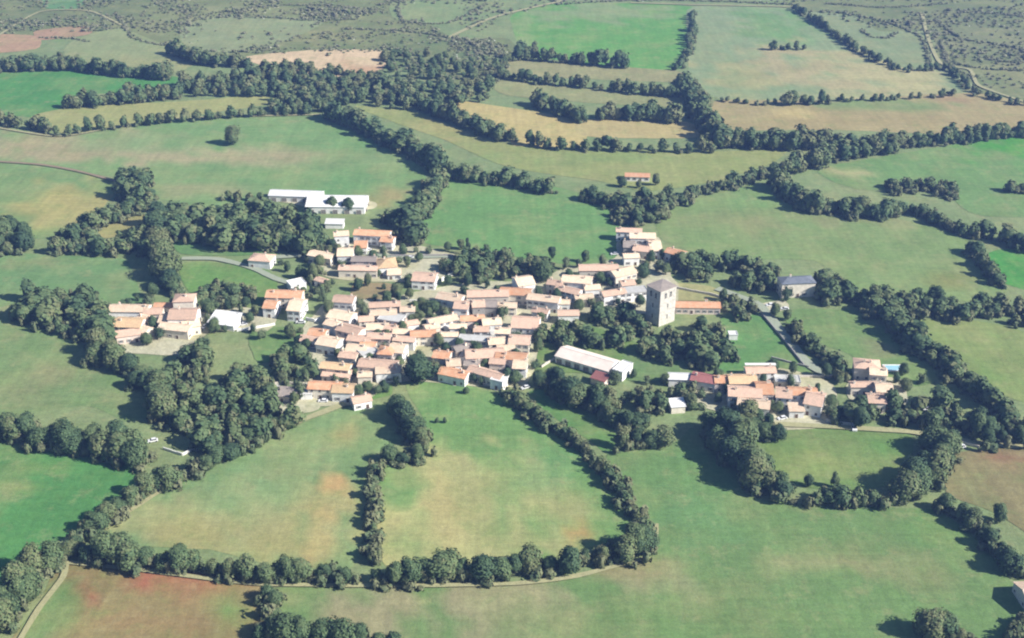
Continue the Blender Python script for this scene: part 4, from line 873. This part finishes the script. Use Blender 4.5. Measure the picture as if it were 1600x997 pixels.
# garden and yard walls
def lowwall(pts, h, label, mat=M_STONEW, th=.45, closed=False, name='stone_wall', cat='wall'):
    w = [G(*p) for p in pts]; b = MB()
    for (x0, y0), (x1, y1) in zip(w, w[1:]):
        l = math.hypot(x1-x0, y1-y0); n = max(1, int(l/2.2)); dx, dy = (x1-x0)/l, (y1-y0)/l; nx, ny = -dy*th/2, dx*th/2
        for i in range(n):
            a, c = l*i/n, l*(i+1)/n-.01; hh = h*random.uniform(.88, 1.1)
            q = [(x0+dx*a-nx, y0+dy*a-ny), (x0+dx*c-nx, y0+dy*c-ny), (x0+dx*c+nx, y0+dy*c+ny), (x0+dx*a+nx, y0+dy*a+ny)]
            b.face([(*p, hh) for p in q]);
            for j in range(4):
                p, r_ = q[j], q[(j+1) % 4]; b.face([(*p, 0), (*r_, 0), (*r_, hh), (*p, hh)])
    return meta(b.obj(name, [mat]), label, cat, 'garden walls')
lowwall([(405,606),(440,600),(478,603),(490,612)], 1.6, 'low whitish stone wall behind the brown roofed shed at the lower left of the village')
lowwall([(410,618),(418,640),(436,642)], 1.3, 'broken stone garden wall below the shed at the lower left of the village')
lowwall([(370,518),(400,514),(430,508)], 1.4, 'white yard wall between the low white shed and the big left house', WALL['w'][0])
lowwall([(478,500),(492,504),(500,500)], 1.8, 'short white wall right of the big left house', WALL['w'][0])
lowwall([(610,402),(700,401),(735,406)], 1.5, 'long grey wall along the lane behind the northern houses', WALL['g'][0])
lowwall([(720,412),(708,430),(690,440)], 2.0, 'white wall dropping from the lane left of the northern garden trees', WALL['w'][0])
lowwall([(1190,492),(1220,527),(1256,572)], 1.2, 'dark roadside wall between the narrow road and the bright lawn', WALL['g'][0])
lowwall([(1244,590),(1300,590)], 1.3, 'pale wall leading right from the low eastern building')
lowwall([(1290,660),(1312,664),(1334,666)], 1.6, 'grey stone garden wall at the right foot of the eastern houses')
lowwall([(1205,560),(1264,575)], 1.0, 'short wall at the foot of the narrow grey road', WALL['g'][0])
lowwall([(1040,440),(1060,452),(1112,462),(1140,470)], 1.4, 'pale wall curving right behind the church tower')
lowwall([(880,520),(930,526)], 1.2, 'pale wall among the garden bushes right of the old village')
lowwall([(846,575),(870,560)], 1.4, 'small wall left of the long slanting barn')
lowwall([(1480,690),(1500,692),(1530,700)], 1.2, 'pale wall above the brown ploughed field')
lowwall([(255,702),(285,712),(304,703)], 1.2, 'ruined whitish wall in the wood beside the sandy track', M_ROCK)
lowwall([(640,472),(662,473)], 1.5, 'whitish wall in the centre garden', WALL['w'][0])
def pergola(px, py):
    x, y = G(px, py, 5.5); e = link(bpy.data.objects.new('pergola', None)); e.location = (x, y, 0)
    meta(e, 'long white beam on posts above the topmost eastern house', 'pergola')
    b = MB(); b.box(-7, 7, -.9, .9, 5.4, 5.65); b.obj('beam', [WALL['w'][0]], e)
    for u in (-6.6, -2.2, 2.2, 6.6):
        b = MB(); b.box(u-.15, u+.15, -.15, .15, 0, 5.4); b.obj('post', [WALL['w'][0]], e)
pergola(1188, 569)
def pool(px, py):
    x, y = G(px, py); e = link(bpy.data.objects.new('swimming_pool', None)); e.location = (x, y, 0)
    meta(e, 'small pale blue swimming pool right of the tall pinkish house', 'swimming pool')
    HOUSE_BLOCK.append((x, y, 7, 0, 6, 5))
    b = MB()
    for q in ((-4.5, 4.5, -3, -2.3), (-4.5, 4.5, 2.3, 3), (-4.5, -3.8, -2.3, 2.3), (3.8, 4.5, -2.3, 2.3)): b.box(*q, 0, .5)
    b.obj('rim', [WALL['w'][0]], e)
    m, t, bb = newmat('pool_water', .08, .5); bb.inputs['Base Color'].default_value = (.30, .52, .60, 1)
    b = MB(); b.box(-3.8, 3.8, -2.3, 2.3, .05, .42); b.obj('water', [m], e)
pool(1396, 576)
# ---------------------------------------------------------------- parked vehicles
def car_parts():
    P = {}
    def body(b):
        pr = [(-2.15,.35),(-2.1,.85),(-1.2,.95),(1.55,.98),(2.05,.9),(2.1,.4)]
        for s in (-1, 1): b.face([(x, s*.85, z) for x, z in (pr if s < 0 else pr[::-1])])
        for (x0, z0), (x1, z1) in zip(pr, pr[1:]+pr[:1]): b.face([(x0, .85, z0), (x1, .85, z1), (x1, -.85, z1), (x0, -.85, z0)])
    def cab(b):
        lo = [(-1.2, .96), (1.6, .96)]; q = [(-1.15, -.8), (1.6, -.8), (1.6, .8), (-1.15, .8)]; u = [(-.5, -.66), (1.3, -.66), (1.3, .66), (-.5, .66)]
        for i in range(4):
            j = (i+1) % 4; b.face([(*q[i], .94), (*q[j], .94), (*u[j], 1.45), (*u[i], 1.45)], 0)
    def top(b): b.box(-.5, 1.3, -.66, .66, 1.452, 1.5)
    def wh(b):
        n = 12; a = [(.32*math.cos(i*2*math.pi/n), .32*math.sin(i*2*math.pi/n)) for i in range(n)]
        b.face([(x, -.1, z) for x, z in a]); b.face([(x, .1, z) for x, z in a[::-1]])
        for i in range(n):
            j = (i+1) % n; b.face([(a[j][0], -.1, a[j][1]), (a[i][0], -.1, a[i][1]), (a[i][0], .1, a[i][1]), (a[j][0], .1, a[j][1])])
    return simple('body', body, []), simple('cabin', cab, []), simple('cabin_roof', top, []), simple('wheel', wh, [])
CAR = car_parts(); M_TYRE = flatmat('tyre', (.02, .02, .02)); M_CW = flatmat('white_car_paint', (.75, .75, .75), .3, .5, .3, .03)
for me, m in zip(CAR, (M_CW, M_GLASS, M_CW, M_TYRE)): me.materials.append(m)
for px, py, rz, s, lb in ((103,856,80,1.25,'white van parked where the lower track meets the left hedge'), (239,690,20,1,'white car half hidden under trees in the left wood'),
   (821,607,30,1,'white car parked at the top of the thin green strip'), (1334,670,85,1.2,'white van beside the grey stone garden wall on the right'),
   (1203,478,10,1,'white car in the yard in front of the slate roofed house'), (1226,484,-8,1,'white car nearest the slate roofed house front lawn'),
   (1447,640,60,1,'white car under trees right of the pool house group'), (1500,700,10,1.1,'white car at the pale road above the brown ploughed field'),
   (700,468,0,1,'white car in the lane behind the centre garden'), (640,404,0,1,'white car on the lane right of the northern houses'),
   (575,392,20,1,'white car between the northern farmhouse and the houses below it'), (470,505,0,1.1,'white van by the short wall right of the big left house'), (380,508,20,1,'white car on the pale yard left of the big left house'),
   (320,512,70,1,'white car on the yard right of the western farm'), (1222,655,20,1,'white car in front of the right eastern houses'), (1320,640,60,1,'white car left of the lowest pool house building'),
   (960,398,10,1,'white car above the long house under the green field'), (1030,415,80,1,'white car on the sandy space above the church tower'), (505,628,0,1,'white car by the lowest orange roofed house'),
   (852,590,20,1,'white van at the left end of the belt in front of the long slanting barn')):
    x, y = G(px, py); e = link(bpy.data.objects.new('parked_car', None)); e.location = (x, y, 0); e.rotation_euler = (0, 0, R(rz)); e.scale = (s, s, s)
    meta(e, lb, 'car', 'parked white vehicles'); HOUSE_BLOCK.append((x, y, 4, 0, 3.5, 3.5))
    for n, me in zip(('body', 'cabin', 'cabin_roof'), CAR[:3]): link(bpy.data.objects.new(n, me), e)
    for a, b_ in ((-1.35, -.8), (-1.35, .8), (1.35, -.8), (1.35, .8)):
        o = link(bpy.data.objects.new('wheel', CAR[3]), e); o.location = (a, b_, .32)
# ---------------------------------------------------------------- trees
def blocked(x, y, pad=0):
    for hx, hy, r, rot, w, d in HOUSE_BLOCK:
        dx, dy = x-hx, y-hy
        if abs(dx) > 30 or abs(dy) > 30: continue
        c, s = math.cos(rot), math.sin(rot); u, v = dx*c+dy*s, -dx*s+dy*c
        if abs(u) < w+pad and abs(v) < d+pad: return True
    return False
und = Mass(); far = Mass(); tones = ('dark green', 'mid green', 'olive green', 'dull green', 'grey-green')
clusters = []
for ph, pts, h, sp, spread, _ in HEDGES: clusters.append((ph, along(pts, sp*.86, spread), h, pts, spread))
for ph, pts, h, sp in AREAS: clusters.append((ph, [p for p in infill(pts, sp*.95) if mnoise.noise((p[0]*.05, p[1]*.05, 2.2)) > (-.12 if sp > 8 else -.45)], h, None, 0))
SINGLE = [
 (364,226,14,1.0,'lone round tree standing in the broad green field on the upper left'),
 (655,597,14,1.25,'big round tree in the middle of the lower village'),
 (848,440,13,.9,'dark round tree beside the tall pale house at the top of the old village'),
 (1005,432,9,1.0,'olive green round tree left of the sandy space above the tower'),
 (520,330,10,.9,'left of the two round trees in front of the large white barn'),
 (545,332,10,.95,'right of the two round trees in front of the large white barn'),
 (440,575,8,1.0,'small round tree left of the lower village houses'),
 (478,592,6,1.0,'small tree right behind the low white walls at the lower left'),
 (915,410,8,.9,'greyish tree at the left end of the long house under the green field'),
 (862,405,7,.9,'dark tree at the lower edge of the green field behind the village'),
 (300,790,0,1,''), (1350,700,0,1,''), (1390,735,0,1,''),
 (470,540,6,1.1,'small garden tree left of the lean-to on the village edge'),
 (640,448,7,1.0,'dark tree below the lone house among gardens'),
 (620,462,7,1.2,'dark tree casting shade over the dry brown garden plot'),
 (655,500,6,1.1,'small tree at the lower side of the centre garden'),
 (676,488,7,1.1,'tree at the middle of the centre garden'),
 (835,520,6,1.1,'small tree at the right edge of the old village'),
 (805,600,7,1.2,'tree at the start of the diagonal hedge below the village'),
 (728,615,3.5,1.2,'low dark bush on the field just below the village'),
 (1262,760,6,.7,'slender small tree in the paddock hedge'), (1304,762,7,.7,'slender dark tree in the paddock hedge'),
 (1460,475,12,.8,'tallest tree of the wood along the large right pasture'),
 (1366,478,12,.9,'leafy green tree at the left of the wood along the large right pasture'),
 (1560,815,8,1.0,'dark round tree on the right of the curved edge hedge'),
 (1345,668,10,1.1,'big round tree below the pool house group'),
 (1215,690,8,1.1,'round tree on the pale road below the eastern houses'),
 (972,292,7,.9,'tree in front of the left end of the lone far house in the olive meadow'), (998,294,6,1,'tree in front of the middle of the lone far house in the olive meadow'), (1024,290,8,.9,'tree right of the lone far house in the olive meadow'),
 (683,661,2.6,.9,'left of two low dark bushes in the field below the village'), (695,661,2.8,.9,'right of two low dark bushes in the field below the village'),
 (490,440,11,.7,'tall dark tree right of the big left house'),
]
def spin(): return random.uniform(0, 6.28)
cand = []
for ph, tl, h, pts, spread in clusters:
    tl = [p for p in tl if not blocked(*p, .8)]
    cand.append((ph, tl, h, pts, spread))
nt_ = 0; LIM = 292
used = 0
def scr_size(x, y, h): return h*FPX/math.sqrt(x*x+y*y+CAM_H**2)
ns_ = [0]
for px, py, h, wf, lb in SINGLE:
    if h == 0: continue
    x, y = G(px, py); tree('broadleaf_tree' if h > 4 else 'bush', 'tree' if h > 4 else 'bush', x, y, h, wf, random.choice(CROWN), lb, 'single trees' if h > 4 else None); HOUSE_BLOCK.append((x, y, 3, 0, h*wf*.25, h*wf*.25)); used += 1
for px, py, h, lb in ((731,398,12,'thin tall cypress at the lower left edge of the green field behind the village'), (487,462,9,'dark cypress between the big left house and the old village')):
    x, y = G(px, py); tree('cypress_tree', 'tree', x, y, h, .9, CYP[0], lb, None)
# the nearest clusters become individual trees, the farther ones one mass of trees
order = sorted(cand, key=lambda c: -np.mean([scr_size(x, y, c[2]) for x, y in c[1]]) if c[1] else 0)
for ph, tl, h, pts, spread in order:
    if not tl: continue
    isl = used+len(tl) <= LIM
    tl = sorted(tl, key=lambda p: p[0])
    for i, (x, y) in enumerate(tl):
        hh = h*random.choice((random.uniform(.55, .9), random.uniform(.85, 1.25))); wf = random.uniform(.85, 1.35)
        if isl:
            c = random.randrange(len(CROWN))
            tree('broadleaf_tree', 'tree', x, y, hh, wf, CROWN[c], f"{ordw(i)} tree from the left in the {ph}", 'trees of the '+ph)
            used += 1
        else: far.add(random.choice(LOW), x, y, hh/10*wf, hh/10, random.uniform(-.02, .5))
    # bramble and saplings at the foot
    if pts:
        for (x, y) in along(pts, 2.3, min(1.6, spread*.5)):
            if not blocked(x, y): und.add(random.choice(UND), x, y, random.uniform(.7, 1.3), random.uniform(.5, 1.7)*(1 if h > 6 else .75), random.uniform(0, .4))
    for (x, y) in tl:
        for q in range(4):
            q_ = 1.8+min(3, spread if pts else 3); a, b_ = x+random.uniform(-q_, q_), y+random.uniform(-q_, q_)
            if not blocked(a, b_): und.add(random.choice(UND), a, b_, random.uniform(.7, 1.5), random.uniform(.6, 2.2), random.uniform(0, .5))
for pts, h, sp, spread in FAR_H:
    for x, y in along(pts, sp, spread):
        hh = h*random.uniform(.85, 1.8); far.add(random.choice(LOW), x, y, hh/10*random.uniform(.8, 1.15), hh/10, random.uniform(0, .6))
        und.add(random.choice(UND), x+random.uniform(-4, 4), y+random.uniform(-3, 3), 1.2, 1.1, random.uniform(0, .5))
for pts, h, sp in FAR_A:
    for x, y in infill(pts, sp):
        hh = h*random.uniform(.6, 1.45); far.add(random.choice(LOW), x, y, hh/10*random.uniform(.8, 1.2), hh/10, random.uniform(0, .65))
print('individual trees', used, 'far tris', sum(len(f) for f in far.F), 'und tris', sum(len(f) for f in und.F))
far.build('woodland_trees', M_LEAF, 'hedgerow and woodland trees of the farther hedges seen as dark lines between fields', 'woods')
und.build('undergrowth', M_BUSH, 'brambles and low bushes filling the feet of the hedges', 'undergrowth')
# garden shrubs in the village
gard = [(560,455),(575,448),(600,452),(640,440),(700,445),(716,420),(655,410),(636,418),(690,418),(480,545),(470,520),(455,530),(505,470),(512,455),(520,445),(660,480),(648,492),(690,470),
 (640,515),(618,590),(556,588),(560,600),(600,612),(500,625),(520,622),(545,628),(470,620),(460,632),(440,598),(725,510),(735,512),(760,520),(745,560),(770,572),(790,575),(740,598),(752,602),(700,600),
 (845,505),(850,520),(860,535),(840,550),(836,575),(870,470),(905,485),(915,475),(925,480),(948,475),(965,478),(985,470),(1000,480),(1060,490),(1075,488),(1090,490),(1110,488),(1120,478),(1130,470),
 (1030,425),(1035,405),(1040,430),(1012,345),(975,385),(1140,560),(1120,600),(1135,615),(1122,630),(1150,640),(1205,640),(1215,645),(1206,580),(1265,645),(1280,650),(1298,640),(1310,650),
 (1330,610),(1335,585),(1400,600),(1410,585),(1395,620),(1415,610),(1440,600),(1400,655),(1290,590),(1310,585),(335,520),(320,540),(310,515),(395,520),(400,495),(385,480),(410,530),(450,520),
 (240,515),(250,530),(230,540),(215,470),(240,465),(170,480),(165,500),(168,520),(480,410),(500,418),(450,425),(470,435),(440,415),(630,398),(650,395),(670,396),(700,393),(720,390),(760,392),
 (1170,480),(1210,495),(1228,470),(1290,470),(1230,500),(1070,610),(1095,620),(1080,640),(1040,600),(990,590),(1010,600),(960,600)]
def region(px, py):
    if px < 320: return 'western farm yard'
    if px < 420: return 'white yard right of the western farm'
    if px < 475 and py < 560: return 'ground around the big left house'
    if py < 432 and px < 800: return 'northern houses and their lane'
    if py < 480 and px < 800: return 'dry plot and centre garden'
    if px < 520: return 'left edge of the old village'
    if px < 835: return 'lower half of the old village'
    if px < 930: return 'gardens right of the old village'
    if py < 500 and px < 1140: return 'surroundings of the church tower'
    if py < 500: return 'yard of the slate roofed house'
    if px < 1060: return 'ground left of the white hall'
    if px < 1320: return 'eastern houses'
    return 'garden of the pool house'
_r2 = random.Random(5)
for P_, n_ in (([(478,520),(520,470),(690,450),(850,440),(880,470),(846,540),(820,600),(700,605),(480,632)], 150), ([(1085,580),(1200,575),(1300,600),(1300,650),(1150,650)], 36), ([(180,480),(310,470),(420,500),(330,530),(190,545)], 30), ([(490,390),(640,390),(640,435),(500,435)], 30), ([(870,420),(1000,390),(1040,430),(900,490)], 40)):
    for _ in range(n_):
        a, b_ = _r2.uniform(min(p[0] for p in P_), max(p[0] for p in P_)), _r2.uniform(min(p[1] for p in P_), max(p[1] for p in P_))
        if inpoly(a, b_, P_) and all(abs(a-q[0]) > 9 or abs(b_-q[1]) > 6 for q in gard) and not blocked(*G(a, b_), -1.5): gard.append((a, b_))
buckets = {}
for px, py in gard:
    x, y = G(px, py)
    if not blocked(x, y, -1.5): buckets.setdefault(region(px, py), []).append((px, py, x, y))
for rn, L in buckets.items():
    for i, (px, py, x, y) in enumerate(sorted(L)):
        if i % 5 in (1, 3, 4):
            tree('garden_tree', 'tree', x, y, random.uniform(4.6, 8.2), random.uniform(.8, 1.1), random.choice(CROWN), f"{ordw(i)} garden plant from left, a small tree, in the {rn}", 'small garden trees'); continue
        o = link(bpy.data.objects.new('garden_shrub', random.choice(BUSH))); o.location = (x, y, 0); s = random.uniform(1.0, 2.3)
        o.scale = (s*random.uniform(.9, 1.3), s, s*random.uniform(.9, 1.5)); o.rotation_euler = (0, 0, spin())
        meta(o, f"{ordw(i)} garden plant from left, a green shrub, in the {rn}", 'shrub', 'shrubs in the village gardens')
# stone-walled scrubland at the top: bushes and pale rocks nobody could count
scr = Mass(); rocks = Mass(); RK = (ICO_V*np.array([.9, .8, .5]), ICO_F, np.zeros(len(ICO_V)))
SCRUB = [([(-60,-45),(620,-45),(640,10),(700,60),(780,60),(790,90),(600,90),(400,84),(290,80),(200,50),(60,50),(-60,60)], 5.6), ([(620,-45),(1660,-45),(1660,4),(900,3),(800,22),(740,55),(700,30),(720,8),(620,5)], 8.5),
  ([(1260,16),(1440,20),(1660,0),(1660,160),(1530,135),(1480,108),(1450,60),(1350,45)], 7.0), ([(590,85),(780,60),(800,80),(790,130),(700,130),(600,120)], 6.0)]
exc = [[G(*p) for p in f[1]] for f in FIELDS if 'scrubland along' not in f[0] and min(q[1] for q in f[1]) < 90]
for P, sp in SCRUB:
    for x, y in infill(P, sp):
        if any(inpoly(x, y, e_) for e_ in exc) and random.random() < .85: continue
        d_ = mnoise.fractal((x*.02, y*.02, 4), .9, 2, 4)
        if random.random() > .78+d_*1.9: continue
        s = random.uniform(.5, 1.5)*(1.25+d_); scr.add(random.choice(SCR), x, y, max(.3, s), max(.25, s*random.uniform(.4, .75)), random.uniform(-.1, .6))
        if random.random() < .05: rocks.add(RK, x+2, y-2, random.uniform(.5, 1.2), random.uniform(.4, .8), 0)
for L in ([(1330,22),(1400,40),(1442,62),(1452,104)],[(1460,30),(1500,60),(1560,70),(1620,84)],[(1470,62),(1482,100),(1520,122)],[(1500,20),(1560,22),(1620,30)],[(1345,46),(1362,58),(1385,60),(1400,52)],
   [(180,20),(210,60),(262,72)],[(622,-5),(628,32),(700,36),(762,6)],[(-10,32),(60,36),(120,42),(180,46)],[(400,26),(480,32),(560,30)],[(535,45),(640,50),(720,62)],[(280,30),(340,20),(420,10),(520,8)],
   [(1490,100),(1540,108),(1620,112)],[(1530,90),(1580,98),(1620,96)],[(870,8),(960,2),(1100,2),(1250,8)],[(60,60),(110,60),(140,66)],[(700,70),(740,66),(790,72)],[(1290,6),(1380,12),(1480,6)]):
    for x, y in along(L, 2.6, 2.2): scr.add(random.choice(SCR), x, y, random.uniform(.9, 1.8), random.uniform(.6, 1.3), random.uniform(-.1, .5))
scr.build('scrub', M_SCRUB, 'low grey-green scrub bushes dotted over the far stony land', 'scrub')
rocks.build('stones', M_ROCK, 'pale limestone rocks scattered through the far scrub', 'stones')
print('scrub tris', sum(len(f) for f in scr.F))
